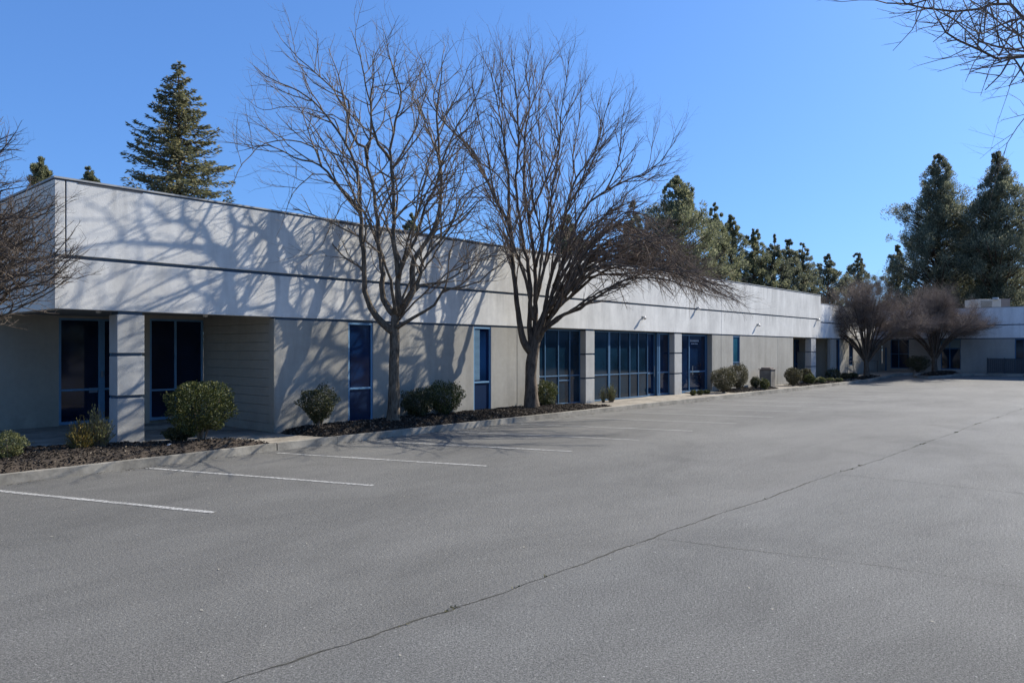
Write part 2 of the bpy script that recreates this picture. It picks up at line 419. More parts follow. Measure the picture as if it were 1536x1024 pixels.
def bed(P, top, label, chips, step=.08, cs=1.0):
    xs_ = [p[0] for p in P]; ys_ = [p[1] for p in P]; b = MB(); idx = {}
    nx = int((max(xs_)-min(xs_))/step)+2; ny = int((max(ys_)-min(ys_))/step)+2
    for i in range(nx):
        for j in range(ny):
            x = min(xs_)+i*step; y = min(ys_)+j*step
            if sdist(x, y, P) > -.06: idx[(i, j)] = len(b.v); b.v.append((x, y, mheight(x, y, P, top)))
    for (i, j) in list(idx):
        q = [(i, j), (i+1, j), (i+1, j+1), (i, j+1)]
        if all(k in idx for k in q): b.f.append(tuple(idx[k] for k in q))
    n = 0
    while n < chips:
        x = R.uniform(min(xs_), max(xs_)); y = R.uniform(min(ys_), max(ys_))
        if sdist(x, y, P) < -.05: continue
        n += 1; z = mheight(x, y, P, top)+.006
        L = R.uniform(.015, .05)*cs; w = L*R.uniform(.3, .6); h = L*R.uniform(.15, .4); a = R.random()*6.3; tl = R.uniform(-.5, .5)
        u = Vector((math.cos(a), math.sin(a), tl))*L*.5; v = Vector((-math.sin(a), math.cos(a), R.uniform(-.4, .4)))*w*.5; o_ = Vector((x, y, z)); t = Vector((0, 0, h))
        b.hexa([o_-u-v, o_+u*.9-v*.6, o_+u+v, o_-u*.8+v, o_-u*.7-v*.7+t, o_+u*.7-v*.8+t, o_+u*.8+v*.6+t, o_-u*.9+v*.7+t])
    o = b.build('bark_mulch', M['mulch']); tag(o, label, 'mulch', kind='stuff'); return P
B1 = [(-3, 13.95), (4, 13.95), (6.4, 14.02), (8.35, 14.16), (8.2, 14.5), (6.7, 15.3), (6.1, 15.72), (5.5, 16.0), (4.4, 16.6), (-3, 16.9)]
bed(B1, .13, 'dark bark mulch in the bed at the left kerb below the corner column', 13000)
B2 = [(9.75, 14.2), (19.2, 14.2), (21.6, 14.35), (20.4, 14.75), (19.7, 15.1), (19.25, 15.74), (9.5, 15.74), (9.45, 15.3)]
bed(B2, .15, 'dark bark mulch in the long bed under the two big bare trees', 14000, .09, 1.15)
B3 = [(31.4, 14.4), (36.3, 14.3), (37.0, 14.9), (35.6, 15.7), (32.2, 15.7)]
bed(B3, .06, 'dark mulch under the pair of clipped round shrubs', 1500, .15, 1.8)
B4 = [(39.2, 14.3), (49.0, 14.3), (47.5, 15.2), (46, 15.6), (40.2, 15.6)]
bed(B4, .05, 'dark mulch under the shrubs near the far column', 1800, .2, 2)
B5 = [(49.8, 14.3), (54.0, 14.3), (53.6, 15.2), (50.2, 15.3)]
bed(B5, .08, 'dark mulch round the base of the dense brown tree', 900, .2, 2.2)
B6 = [(55.2, 11.3), (59.0, 10.6), (60.2, 11.2), (59.6, 12.3), (56.0, 12.4)]
bed(B6, .08, 'dark mulch in the far corner island', 900, .2, 2.2)

# ------------------------------------------------------------------ main building
FY = 15.76; XL = 4.78; XR = 46.51; ZT = 5.35
def zb(x): return 2.90-(x-XL)/(XR-XL)*.13
bld = thing('office_building', (XL, FY, 0), 'long single-storey tilt-up office with pale grey parapet band, dark grooves and blue-framed windows', 'building')
def hx(b, x0, x1, y0, y1, za0, za1, zt0, zt1):
    b.hexa([(x0,y0,za0),(x1,y0,za1),(x1,y1,za1),(x0,y1,za0),(x0,y0,zt0),(x1,y0,zt1),(x1,y1,zt1),(x0,y1,zt0)])
up = MB(); joints = [4.92, 18.15, 32.94]
cuts = [XL, 4.97, 32.94, XR]
for a_, b_ in zip(cuts[:-1], cuts[1:]):
    g = .012
    x0 = a_+(g if a_ != XL else 0); x1 = b_-(g if b_ != XR else 0)
    hx(up, x0, x1, FY, FY+.22, 3.935, 3.935, ZT, ZT)
for a_, b_ in zip([XL, 32.94], [32.94, XR]):
    x0 = a_+(.012 if a_ != XL else 0); x1 = b_-(.012 if b_ != XR else 0)
    hx(up, x0, x1, FY, FY+.22, zb(x0), zb(x1), 3.865, 3.865)
# return on the left and on the right end
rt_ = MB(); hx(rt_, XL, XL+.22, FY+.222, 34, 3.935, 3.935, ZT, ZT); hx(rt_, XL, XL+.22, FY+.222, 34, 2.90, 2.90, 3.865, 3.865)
hx(up, XR-.22, XR, FY+.22, 30, zb(XR), zb(XR), ZT, ZT)
up.each('parapet_band', M['upper'], bld, bevel=.008)
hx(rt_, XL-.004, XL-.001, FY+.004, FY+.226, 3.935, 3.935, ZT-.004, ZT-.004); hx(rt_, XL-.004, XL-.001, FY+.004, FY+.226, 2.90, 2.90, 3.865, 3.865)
rt_.each('return_band', stucco('shade_offset_stucco', (.82, .73, .60), .08), bld, bevel=.008)  # blue shade offset in the colour: warmer and lighter than the front band
bd = MB(); hx(bd, XL+.05, XR-.25, FY+.045, FY+.2, 3.80, 3.80, 4.0, 4.0); bd.box(XL+.05, XL+.2, FY+.2, 33.9, 3.8, 4.0)
bd.box(4.94, 5.0, FY+.03, FY+.2, 4.0, ZT-.03); hx(bd, 32.9, 32.98, FY+.03, FY+.2, zb(33)+.03, zb(33)+.03, 3.86, 3.86); bd.box(32.9, 32.98, FY+.03, FY+.2, 4.0, ZT-.03)
bd.each('groove', M['band'], bld)
fl = MB(); fl.box(XL-.012, 46.53, FY-.018, FY+.26, ZT+.028, ZT+.062); fl.box(XL-.012, XL+.26, FY+.262, 34, ZT+.028, ZT+.062); fl.build('parapet_cap', M['flash'], bld)
fd = MB(); fd.box(XL+.01, XR-.01, FY+.006, FY+.2, ZT+.001, ZT+.027)
x = XL+.4
while x < 24:
    w = R.uniform(.3, 2.2)
    if R.random() < .6: fd.box(x, x+w, FY-.006, FY-.001, ZT-.02-R.random()*.02, ZT+.027)
    x += w+R.uniform(.1, 1)
fd.build('flashing', M['flashdark'], bld)
rf = MB(); rf.box(XL+.22, XR-.22, FY+.22, 34, 4.7, 4.8); rf.build('roof', M['roof'], bld)
# lower walls
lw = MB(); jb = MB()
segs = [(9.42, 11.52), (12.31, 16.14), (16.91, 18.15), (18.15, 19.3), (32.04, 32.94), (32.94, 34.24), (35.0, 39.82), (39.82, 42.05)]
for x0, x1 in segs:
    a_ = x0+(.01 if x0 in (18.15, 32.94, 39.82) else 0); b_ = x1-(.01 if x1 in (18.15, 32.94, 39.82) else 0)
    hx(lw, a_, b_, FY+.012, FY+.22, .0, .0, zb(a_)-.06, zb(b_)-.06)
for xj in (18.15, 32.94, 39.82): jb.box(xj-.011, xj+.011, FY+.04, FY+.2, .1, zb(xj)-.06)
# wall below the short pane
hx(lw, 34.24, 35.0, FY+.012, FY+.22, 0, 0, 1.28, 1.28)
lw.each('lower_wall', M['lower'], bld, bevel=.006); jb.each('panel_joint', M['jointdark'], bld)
bl = MB(); hx(bl, 9.42, 19.3, FY+.04, FY+.2, zb(9.4)-.07, zb(19.3)-.07, zb(9.4)-.001, zb(19.3)-.001)
hx(bl, 32.04, 42.05, FY+.04, FY+.2, zb(32)-.07, zb(42)-.07, zb(32)-.001, zb(42)-.001); bl.each('blue_joint', M['band'], bld)
# soffits and the walls round the recesses
so = MB(); so.box(XL+.22, 19.3, FY+.22, 34, 2.99, 3.06); so.box(19.3, 32.04, FY+.22, 18, 2.83, 2.9); so.box(32.04, XR-.22, FY+.22, 20, 2.80, 2.9)
so.each('soffit', M['soffit'], bld)
sw = MB()                                   # lap siding on the recess wall
zz = .15
while zz < 2.97:
    sw.box(9.395, 9.42, FY+.221, 19.299, zz, min(2.985, zz+.207)); zz += .215
sw.build('siding', M['siding'], bld, bevel=.004)
sk_ = MB(); sk_.box(9.421, 9.46, FY+.221, 19.3, 0, 2.99); sk_.build('siding_backing', M['siding'], bld)
ct = MB(); ct.box(9.385, 9.419, FY+.0, FY+.22, .15, 2.85); ct.build('corner_trim', M['siding'], bld)
bw = MB(); bw.box(-14, 6.56, 21.3, 21.5, .0, 2.99); bw.box(6.56, 7.85, 21.3, 21.5, 2.93, 2.99); bw.box(7.85, 8.0, 19.3, 21.5, 0, 2.99); bw.box(8.0, 9.42, 19.32, 19.5, .0, .30); bw.box(8.0, 9.42, 19.32, 19.5, 2.9, 2.99)
bw.box(5.0, 5.06, 21.27, 21.3, .15, 2.99); bw.each('recess_wall', M['shadewall'], bld)
st = MB(); st.box(7.2, 9.38, 18.6, 19.31, .146, .24); st.build('step', M['kerb'], bld, bevel=.01)
# columns
def column(x0, x1, zt, y1=FY+.36, z0=.1, g=((1.9, 1.955), (1.02, 1.075))):
    c = MB(); n = MB(); zs = [z0]+[q for p in sorted(g) for q in p]+[zt]
    for i in range(0, len(zs), 2): c.box(x0, x1, FY+.008, y1, zs[i], zs[i+1])
    for a_, b_ in g: n.box(x0+.035, x1-.035, FY+.04, y1-.03, a_-.01, b_+.01)
    n.box(x0+.03, x1-.03, FY+.035, y1-.03, zt, zt+.075)
    o = c.build('column', M['column'], bld, bevel=.008); n.each('reveal', M['band'], o); return o
column(5.90, 6.43, zb(6)-.07, FY+.42, .1, ((1.985, 2.05), (1.13, 1.19)))
column(21.96, 22.51, zb(22)-.07)
column(28.47, 29.11, zb(28)-.07)
column(44.91, 45.70, zb(45)-.07)
# windows
def window(x0, x1, y, z0, z1, vs=(), hs=(), fw=.045, gm='glass', fm='frame', sp=None, label=None, name='window', axis='x', dep=.07):
    """frame with mullions at vs and transoms at hs; panes behind; sp = height under which the panes are solid blue"""
    fr = MB(); pn = MB(); spn = MB()
    def bx(b, a0, a1, q0, q1, c0, c1):
        if axis == 'x': b.box(a0, a1, q0, q1, c0, c1)
        else: b.box(q0, q1, a0, a1, c0, c1)
    bx(fr, x0, x0+fw, y, y+dep, z0, z1); bx(fr, x1-fw, x1, y, y+dep, z0, z1)
    bx(fr, x0+fw, x1-fw, y, y+dep, z1-fw, z1); bx(fr, x0+fw, x1-fw, y, y+dep, z0, z0+fw*1.4)
    for v in vs:
        v, w = v if isinstance(v, tuple) else (v, fw)
        bx(fr, v-w/2, v+w/2, y+.002, y+dep-.002, z0+fw*1.4, z1-fw)
    V = sorted([x0+fw/2]+[v[0] if isinstance(v, tuple) else v for v in vs]+[x1-fw/2])
    for h in hs:
        if isinstance(h, tuple): h, i0, i1 = h
        else: i0, i1 = 0, len(V)-1
        for i in range(i0, i1): bx(fr, V[i]+fw/2, V[i+1]-fw/2, y+.004, y+dep-.004, h-fw/2, h+fw/2)
    bx(pn, x0+.01, x1-.01, y+dep*.55, y+dep*.55+.012, (sp or z0+.01), z1-.01)
    o = fr.build(name, M[fm], bld_cur, bevel=.003); pn.build('pane', M[gm], o)
    if sp: bx(spn, x0+.01, x1-.01, y+dep*.5, y+dep*.5+.02, z0+.01, sp); spn.build('lower_panel', M['spandrel'], o)
    if label: o['label'] = label
    return o
bld_cur = bld
zt = lambda x: zb(x)-.07
wA = window(11.52, 12.31, FY+.03, .12, zt(12), (), (1.10,), .05, 'glassblue', 'framelight', 1.12, 'narrow full-height window left of the first bare tree')
wB = window(16.14, 16.91, FY+.03, .12, zt(16), (), (1.10,), .05, 'glassblue', 'framelight', 1.12, 'narrow full-height window with a blind, between the two bare trees')
bldm = MB()
for i in range(44): z = 1.18+i*.035; bldm.box(16.21, 16.44, FY+.05, FY+.062, z, z+.02)
bldm.build('blind', plain('blind_slats', (.16, .30, .42), .6), wB)
window(34.24, 35.0, FY+.03, 1.28, zt(34), (), (1.45,), .05, 'glasspale', 'frame', None, 'short pale teal window right of the entrance')
# recess: entrance door unit and side window
door = window(6.56, 7.85, 21.3, .17, 2.93, ((7.585, .15), ), ((1.06, 0, 1), (1.06, 1, 2)), .055, 'glass', 'framelight', None, 'dark glass entrance in the deep recess', 'door')  # door and window frames in this recess: lighter blue makes up for shade
dh = MB(); dh.box(7.56, 7.60, 21.25, 21.3, 1.38, 1.54); dh.box(7.575, 7.585, 21.2, 21.25, 1.4, 1.52); dh.build('handle', M['metal'], door)
st_ = MB(); st_.box(7.28, 7.49, 21.325, 21.329, .97, 1.10); st_.build('notice', plain('notice_paper', (.20, .24, .30), .7), door)
window(8.0, 9.394, 19.3, .32, 2.9, (8.66, ), (1.08,), .05, 'glass', 'framelight', None, 'two-light window inside the deep recess')
sl = MB(); sl.box(8.0, 9.41, 19.22, 19.34, .30, .318); sl.build('sill', M['kerb'], bld)
# glazed storefronts
SY = FY+.25
v1 = [AY(p, SY) for p in (818, 838, 855)]
window(19.3, 21.96, SY, .15, 2.81, v1, (1.17, (1.0, 2, 3)), .038, 'glassteal', 'frame', None, 'four-light storefront behind the second bare tree')
v2 = [(AY(914, SY), .13), AY(930, SY), AY(945, SY), AY(958, SY)]
window(22.51, AY(972, SY), SY, .15, 2.80, v2, (1.13, ), .038, 'glassteal', 'frame', None, 'wide storefront between the middle columns')
nb = MB()
for xa, xb, xz in ((AY(930, SY), AY(945, SY), 1.20), (AY(945, SY), AY(958, SY), 1.36)):
    pass
dx0 = AY(972, SY); dx1 = AY(986, SY); dx2 = AY(990, SY)
dd = window(dx0+.002, dx1, SY+.12, .15, 2.79, (), (1.1,), .06, 'glass', 'frame', None, 'recessed glass door beside the third column', 'door')
h_ = MB(); h_.tube([Vector((dx1-.12, SY+.07, .95)), Vector((dx1-.12, SY+.07, 1.4))], .012, 6); h_.build('handle', M['metal'], dd)
window(dx1+.002, 28.47, SY, .15, 2.79, ((dx2-.05, .12),), (1.12,), .06, 'glass', 'frame', None, 'narrow sidelight left of the third column')
dsd = MB(); dsd.box(dx0-.06, dx1+.1, SY+.20, SY+.26, .1, 2.83); dsd.box(dx1+.004, dx1+.06, SY+.072, SY+.199, .1, 2.83); dsd.each('door_recess', M['band'], bld)
ed = window(29.11, 32.04, SY, .15, 2.77, ((AY(1034, SY), .08), (AY(1059, SY), .10)), ((1.08, 1, 2),), .07, 'glass', 'frame', None, 'dark entrance door right of the third column', 'door')
h_ = MB(); h_.tube([Vector((AY(1037.5, SY), SY-.05, .95)), Vector((AY(1037.5, SY), SY-.05, 1.35))], .015, 6); h_.build('handle', M['metal'], ed)
# the small worn decal over the door
dc = MB()
cx = AY(1043, SY)
for i in range(7): dc.box(cx-.42+i*.12, cx-.42+i*.12+.075, SY+.034, SY+.037, 2.44, 2.52)
for i in range(4): dc.box(cx-.32+i*.16, cx-.32+i*.16+.12, SY+.034, SY+.037, 2.33, 2.37)
dc.each('decal', plain('decal_white', (.35, .38, .42), .6), ed)
jw = MB(); jw.box(32.0, 32.04, FY+.0125, SY+.1, .1, 2.76); jw.build('jamb', M['lower'], bld)
ds = MB(); ds.box(AY(1027, SY), 32.0, SY-.35, SY-.01, .144, .19); ds.build('threshold', M['kerb'], bld)
# far recess
fr_ = MB(); fr_.box(42.0, 42.2, FY+.22, 18.6, 0, 2.8); fr_.box(42.2, 46.3, 18.4, 18.6, 0, 2.8); fr_.each('far_recess_wall', M['shadewall'], bld)
window(AY(1193, 18.3), AY(1203, 18.3), 18.32, .15, 2.7, (), (1.1,), .06, 'glassblue', 'frame', None, 'door in the far recess by the last column', 'door')
fb = MB(); fb.box(AY(1204, 18.0), AY(1210, 18.0), 17.9, 18.4, .15, 1.9); fb.build('low_partition', M['lower'], bld)
# inner dark body so that nothing shows through
# wall lights and soffit lamps
def flood(px, py):
    x = AY(px, FY); z = CH+(HY-py)/F*DY(px, FY)
    o = MB(); o.box(x-.05, x+.05, FY-.02, FY-.001, z-.06, z+.06); o = o.build('wall_light', M['metal'], bld, bevel=.004)
    a = MB(); a.tube([Vector((x, FY-.02, z)), Vector((x-.02, FY-.08, z+.03))], .018, 6); a.build('arm', M['metal'], o)
    l_ = MB(); l_.tube([Vector((x+.02, FY-.07, z+.06)), Vector((x-.03, FY-.11, z-.01)), Vector((x-.05, FY-.14, z-.06))], [.03, .05, .065], 10); l_.build('lamp_head', M['lampw'], o)
for p in ((964, 476), (1046, 462), (1136, 487), (1226, 479)): flood(*p)
for px, y in ((148, 16.4), (308, 16.6)):
    x = AY(px, y); o = MB(); o.lathe((x, y, 2.9), [(.05, .09), (.06, .06), (.055, .0), (.045, -.03), (.0, -.035)], 12); o.build('soffit_lamp', M['lampw'], bld, smooth=True)

# ------------------------------------------------------------------ far building
WX = 61.0; WY = 16.1; GZ = .30
fb_ = thing('far_office_building', (WX, WY, 0), 'far L-shaped office wing with shaded blue-grey parapet and dark doors', 'building')
bld_cur = fb_
u = MB()
u.box(46.75, WX, WY, WY+.22, 3.80, 4.92); u.box(46.75, WX, WY, WY+.22, 2.80, 3.73)
u.box(WX, WX+.22, -40, WY+.22, 3.80, 4.97); u.box(WX, WX+.22, -40, WY+.22, 2.86, 3.73)
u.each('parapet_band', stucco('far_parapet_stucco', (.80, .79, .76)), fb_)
q = MB(); q.box(46.8, WX-.01, WY+.05, WY+.2, 3.7, 3.83); q.box(WX+.05, WX+.2, -40, WY+.1, 3.7, 3.83)
q.box(50.0, WX-.03, WY+.05, WY+.2, 2.74, 2.81); q.box(WX+.05, WX+.2, -40, WY, 2.79, 2.87); q.each('groove', M['band'], fb_)
r_ = MB(); r_.box(46.75, 90, WY+.22, 30, 4.5, 4.6); r_.box(WX+.22, 90, -40, WY+.22, 4.5, 4.6); r_.build('roof', M['roof'], fb_)
cp = MB(); cp.box(46.75, WX, WY-.015, WY+.24, 4.922, 4.96); cp.box(WX-.015, WX+.24, -40, WY+.24, 4.975, 5.01); cp.build('parapet_cap', M['flash'], fb_)
w_ = MB()
ww = [AY(p, WY) for p in (1246, 1255, 1260.5, 1274, 1280)]
w_.box(ww[0], ww[1], WY+.02, WY+.2, 0, 2.74); w_.box(ww[2], ww[3], WY+.02, WY+.2, 0, 2.74); w_.box(ww[4], WX+.03, WY+.02, WY+.2, 0, 2.74); w_.box(ww[3], ww[4], WY+.02, WY+.2, 0, .95)
w_.each('wing_wall', M['lower'], fb_)
window(ww[1], ww[2], WY+.06, .1, 2.74, (), (), .05, 'glass', 'frame', None, 'dark full-height strip window of the far wing')
window(ww[3], ww[4], WY+.06, .95, 2.74, (), (1.5,), .05, 'glassblue', 'frame', None, 'blue strip window of the far wing')
rw = MB(); rw.box(46.6, 50.0, 19.0, 19.2, 0, 2.8); rw.box(50.0, 50.2, WY+.2, 19.2, 0, 2.8); rw.box(46.75, 50.2, WY+.22, 19.2, 2.75, 2.82); rw.each('recess_wall', M['shadewall'], fb_)
window(AY(1226, 18.9)+.1, AY(1236, 18.9), 18.9, .15, 2.0, (), (1.1,), .06, 'glassblue', 'frame', None, 'blue door in the wing recess', 'door')
aw = MB(); aw.box(AY(1224, 18.2), AY(1239, 18.2), 18.2, 18.9, 1.62, 2.3); aw.build('sign_panel', M['lower'], fb_)
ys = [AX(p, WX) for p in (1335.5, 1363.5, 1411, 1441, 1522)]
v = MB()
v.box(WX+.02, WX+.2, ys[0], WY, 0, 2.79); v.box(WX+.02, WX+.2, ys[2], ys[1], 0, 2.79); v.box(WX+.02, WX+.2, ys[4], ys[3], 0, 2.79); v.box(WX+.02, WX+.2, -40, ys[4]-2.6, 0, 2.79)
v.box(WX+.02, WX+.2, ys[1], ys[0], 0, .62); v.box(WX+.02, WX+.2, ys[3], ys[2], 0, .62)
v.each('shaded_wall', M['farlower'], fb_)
window(ys[1], ys[0], WX+.08, .62, 2.79, ((ys[1]+.72),), (1.72,), .05, 'glass', 'frame', None, 'dark double door of the shaded far wall', 'door', 'y')
window(ys[3], ys[2], WX+.08, .62, 2.79, ((ys[3]+.7),), (2.12,), .05, 'glassteal', 'frame', None, 'glazed door with pale upper lights in the far wall', 'door', 'y')
ul = MB(); ul.box(WX+.095, WX+.105, ys[3]+.06, ys[2]-.06, 2.17, 2.74); ul.build('upper_light', plain('pale_light', (.14, .18, .17), .4), fb_)
window(ys[4]-2.6, ys[4], WX+.08, .3, 2.79, (ys[4]-.55, ys[4]-1.2), (), .06, 'glassteal', 'frame', None, 'recessed glazing at the right end of the far wall', 'window', 'y')
# small blue vertical post near the inner corner
fp = MB(); fp.box(WX-.04, WX+.015, AX(1329, WX)-.05, AX(1329, WX)+.05, .3, 2.2); fp.build('downpipe', M['frame'], fb_)
# rooftop unit
ac = thing('air_conditioner', (64, 9.3, 4.97), 'beige rooftop air conditioner above the shaded far parapet', 'air conditioner')
DA = 54.0
pA, pB = W(1467, 461, DA), W(1502, 461, DA); pC = W(1515, 461, DA)
def obox(b, p, q, dep, z0, z1):
    p = Vector((p.x, p.y)); q = Vector((q.x, q.y)); n = (q-p).normalized(); n = Vector((-n.y, n.x))*dep
    if n.dot(p) < 0: n = -n
    pts = [p, q, q+n, p+n]; b.hexa([(a.x, a.y, z0) for a in pts]+[(a.x, a.y, z1) for a in pts])
ab = MB(); obox(ab, pA, pB, 1.6, 4.6, 5.72); ab.build('casing', plain('beige_casing', (.42, .40, .36), .6), ac, bevel=.02)
ab = MB(); obox(ab, pB+(pC-pB)*.02, pC, 1.6, 4.6, 5.76); ab.build('end_panel', plain('brown_casing', (.20, .17, .15), .7), ac)
ab = MB(); k = pA.lerp(pB, .75); ab.lathe((k.x, k.y, 5.721), [(.0, .12), (.2, .12), (.22, 0)], 12); ab.build('fan_cowl', M['metal'], ac)
ab = MB()
for i in range(6):
    a_ = pA.lerp(pB, .12); b_ = pA.lerp(pB, .6); o_ = (Vector((-.733, -.68, 0)))*.02
    obox(ab, a_+o_, b_+o_, .015, 5.15+i*.08, 5.18+i*.08)
ab.build('grille', M['jointdark'], ac)
# low dark fence by the right edge, and a small handrail
def fence(p, q, n, h, name, label, cat, slats=True):
    t = thing(name, (p.x, p.y, 0), label, cat); z0 = G(p.x, p.y)+.14
    for i in range(n+1):
        c = p.lerp(q, i/n); b = MB(); b.tube([Vector((c.x, c.y, z0)), Vector((c.x, c.y, z0+h+.05))], .035, 8); b.build('post', M['darkfence'], t)
    b = MB()
    for z in (z0+.06, z0+h): b.tube([Vector((p.x, p.y, z)), Vector((q.x, q.y, z))], .025, 6)
    b.build('rail', M['darkfence'], t)
    if slats:
        b = MB(); k = int((q-p).length/.11)
        for i in range(k):
            c = p.lerp(q, (i+.5)/k); e = (q-p).normalized()*.053
            b.quad((c.x-e.x, c.y-e.y, z0+.07), (c.x+e.x, c.y+e.y, z0+.07), (c.x+e.x, c.y+e.y, z0+h-.03), (c.x-e.x, c.y-e.y, z0+h-.03))
        b.build('slat_infill', M['darkfence'], t)
    return t
fence(Vector((59.4, AX(1481, 59.4), 0)), Vector((59.4, AX(1560, 59.4), 0)), 3, 1.0, 'low_fence', 'low dark slatted fence before the shaded far wall', 'fence')
hr = thing('handrail', (54.3, 15.9, 0), 'thin grey metal handrail before the far lit wall', 'handrail')
hb = MB()
a_, b_ = W(1275, 560, 50.2), W(1318, 560, 54.0)
for z in (1.25,): hb.tube([Vector((a_.x, a_.y, z)), Vector((b_.x, b_.y, z))], .016, 6)
hb.build('rail', M['flashdark'], hr)
for f_ in (0, .12, .95):
    c = a_.lerp(b_, f_); hb = MB(); hb.tube([Vector((c.x, c.y, G(c.x, 0)+.14)), Vector((c.x, c.y, 1.25))], .018, 6); hb.build('post', M['flashdark'], hr)

# litter bin
bx_ = AY(1151, 15.1); bn = thing('litter_bin', (bx_, 15.1, .15), 'square pebble-faced litter bin standing by the wall between shrubs', 'bin')
b = MB(); b.box(bx_-.30, bx_+.30, 14.8, 15.4, .15, 1.05); b.build('body', M['aggregate'], bn, bevel=.03)
b = MB(); b.box(bx_-.34, bx_+.34, 14.76, 15.44, 1.053, 1.10); b.box(bx_-.24, bx_+.24, 14.86, 15.34, 1.102, 1.17); b.build('lid', plain('bin_lid', (.16, .13, .11), .8), bn, bevel=.02)
# white scrap in the near bed
p = W(255, 668, 14.2); b = MB(); rr = random.Random(3)
b.v = [(p.x+rr.uniform(-.05, .05), p.y+rr.uniform(-.05, .05), mheight(p.x, p.y, B1, .13)+rr.uniform(0, .07)) for _ in range(7)]
b.f = [(0, 1, 2), (2, 3, 4), (4, 5, 6), (0, 2, 4), (1, 3, 5), (0, 4, 6)]
tag(b.build('paper_scrap', M['white']), 'crumpled white paper scrap on the mulch in front of the corner column', 'litter')

# ------------------------------------------------------------------ bare trees
def wander(p, d, L, n, wob, up, rng):
    pts = [p.copy()]; d = d.normalized(); s = L/n
    for i in range(n):
        d = (d+Vector((rng.gauss(0, wob), rng.gauss(0, wob), rng.gauss(0, wob)+up))).normalized()
        p = p+d*s; pts.append(p)
    return pts
def along(pts, f):
    k = f*(len(pts)-1); i = min(int(k), len(pts)-2); t = k-i
    return pts[i].lerp(pts[i+1], t), (pts[i+1]-pts[i]).normalized()
def plen(pts): return sum((b-a).length for a, b in zip(pts[:-1], pts[1:]))
def smooth_line(pts, step=.22):
    out = []; n = len(pts)
    for i in range(n-1):
        p0, p1, p2, p3 = pts[max(i-1, 0)], pts[i], pts[i+1], pts[min(i+2, n-1)]
        k = max(1, int((p2-p1).length/step))
        for j in range(k):
            t = j/k
            out.append(.5*((2*p1)+(p2-p0)*t+(2*p0-5*p1+4*p2-p3)*t*t+(3*p1-p0-3*p2+p3)*t*t*t))
    out.append(pts[-1]); return out
def spawn(mb, parent, r0, r1, lv, spec, rng, f0=.15):
    """children along a parent; spec[lv] = (spacing, Lmin, Lmax, ang lo, ang hi, up, wob, rmax, sides)"""
    if lv >= len(spec): return
    sp, l0, l1, a0, a1, up, wob, rm, sides = spec[lv]
    L = plen(parent); n = max(1, int(L*(1-f0)/sp+rng.random()))
    for i in range(n):
        f = f0+(1-f0)*min(.995, (i+rng.random())/n); p, d = along(parent, f)
        o = d.orthogonal().normalized(); o = (Matrix.Rotation(rng.random()*6.283, 3, d) @ o)
        a = math.radians(rng.uniform(a0, a1)); dd = d*math.cos(a)+o*math.sin(a)
        if dd.z < -.2 and up > 0: dd.z *= -.5
        ll = rng.uniform(l0, l1)*(1.15-.55*f); rr_ = min((r0+(r1-r0)*f)*.75, rm)
        ns = max(2, int(ll/(.16 if lv < 2 else .11))); ns = min(ns, 10)
        pts = wander(p, dd, ll, ns, wob, up, rng)
        re = rr_*.4; mb.tube(pts, [rr_+(re-rr_)*k/ns for k in range(ns+1)], sides, False)
        spawn(mb, pts, rr_, re, lv+1, spec, rng, .12)
def bare_tree(name, base, d0, trunk, trad, limbs, spec, label, group, seed, mt, mtw, flare=1.45):
    rng = random.Random(seed); t = thing(name, base, label, 'tree', group)
    tb = MB(); T = [base+Vector((0, 0, -.25))]+[W(a, b, d0) for a, b in trunk]
    T[1].x, T[1].y = base.x, base.y
    tp = smooth_line(T, .12); n = len(tp)
    tb.tube(tp, [trad[0]+(trad[1]-trad[0])*(i/(n-1))+trad[0]*(flare-1)*max(0, 1-i/5)**1.5 for i in range(n)], 18, True, .16)
    cb = MB()
    for L in limbs:
        pts2, r0, r1, z0, z1 = L[:5]; sp = L[5] if len(L) > 5 else spec; f0 = L[6] if len(L) > 6 else .22
        P = []; m = len(pts2); pts2 = [(a, b+(120-b)*.2 if b < 120 and base.z > .1 else b) for a, b in pts2]
        for i, (a, b) in enumerate(pts2):
            f = i/(m-1); P.append(W(a, b, d0+z0+(z1-z0)*f))
        P = smooth_line(P, .2)
        for i in range(1, len(P)-1): P[i] = P[i]+Vector((rng.gauss(0, .012), rng.gauss(0, .012), rng.gauss(0, .008)))
        k = len(P)-1
        rad = [(r0+(r1-r0)*(i/k)**.8)*(1+(.45 if r0 > .03 else .2)*math.exp(-i/2.2)) for i in range(k+1)]
        thick = r0 > .03
        (tb if thick else cb).tube(P, rad, 8 if thick else 5, True, .12 if thick else 0)
        spawn(cb, P, r0, r1, 0, sp, rng, f0)
        # continuing leader
        tip = wander(P[-1], (P[-1]-P[-2]), rng.uniform(.3, .6), 4, .12, .02, rng); cb.tube(tip, [r1, r1*.8, r1*.6, r1*.45, r1*.3], 4, False); spawn(cb, tip, r1, r1*.4, 2, sp, rng, .1)
    tb.build('trunk', M[mt], t, smooth=True); cb.build('crown', M[mtw], t, smooth=True)
    print(name, len(cb.f)); return t
S1 = [(.40, .8, 2.1, 28, 60, .035, .10, .028, 5), (.24, .35, 1.0, 28, 58, .05, .12, .0125, 4), (.25, .16, .45, 25, 55, .04, .12, .0062, 3)]
base1 = W(590, 634, 18.95); base1.z = .28
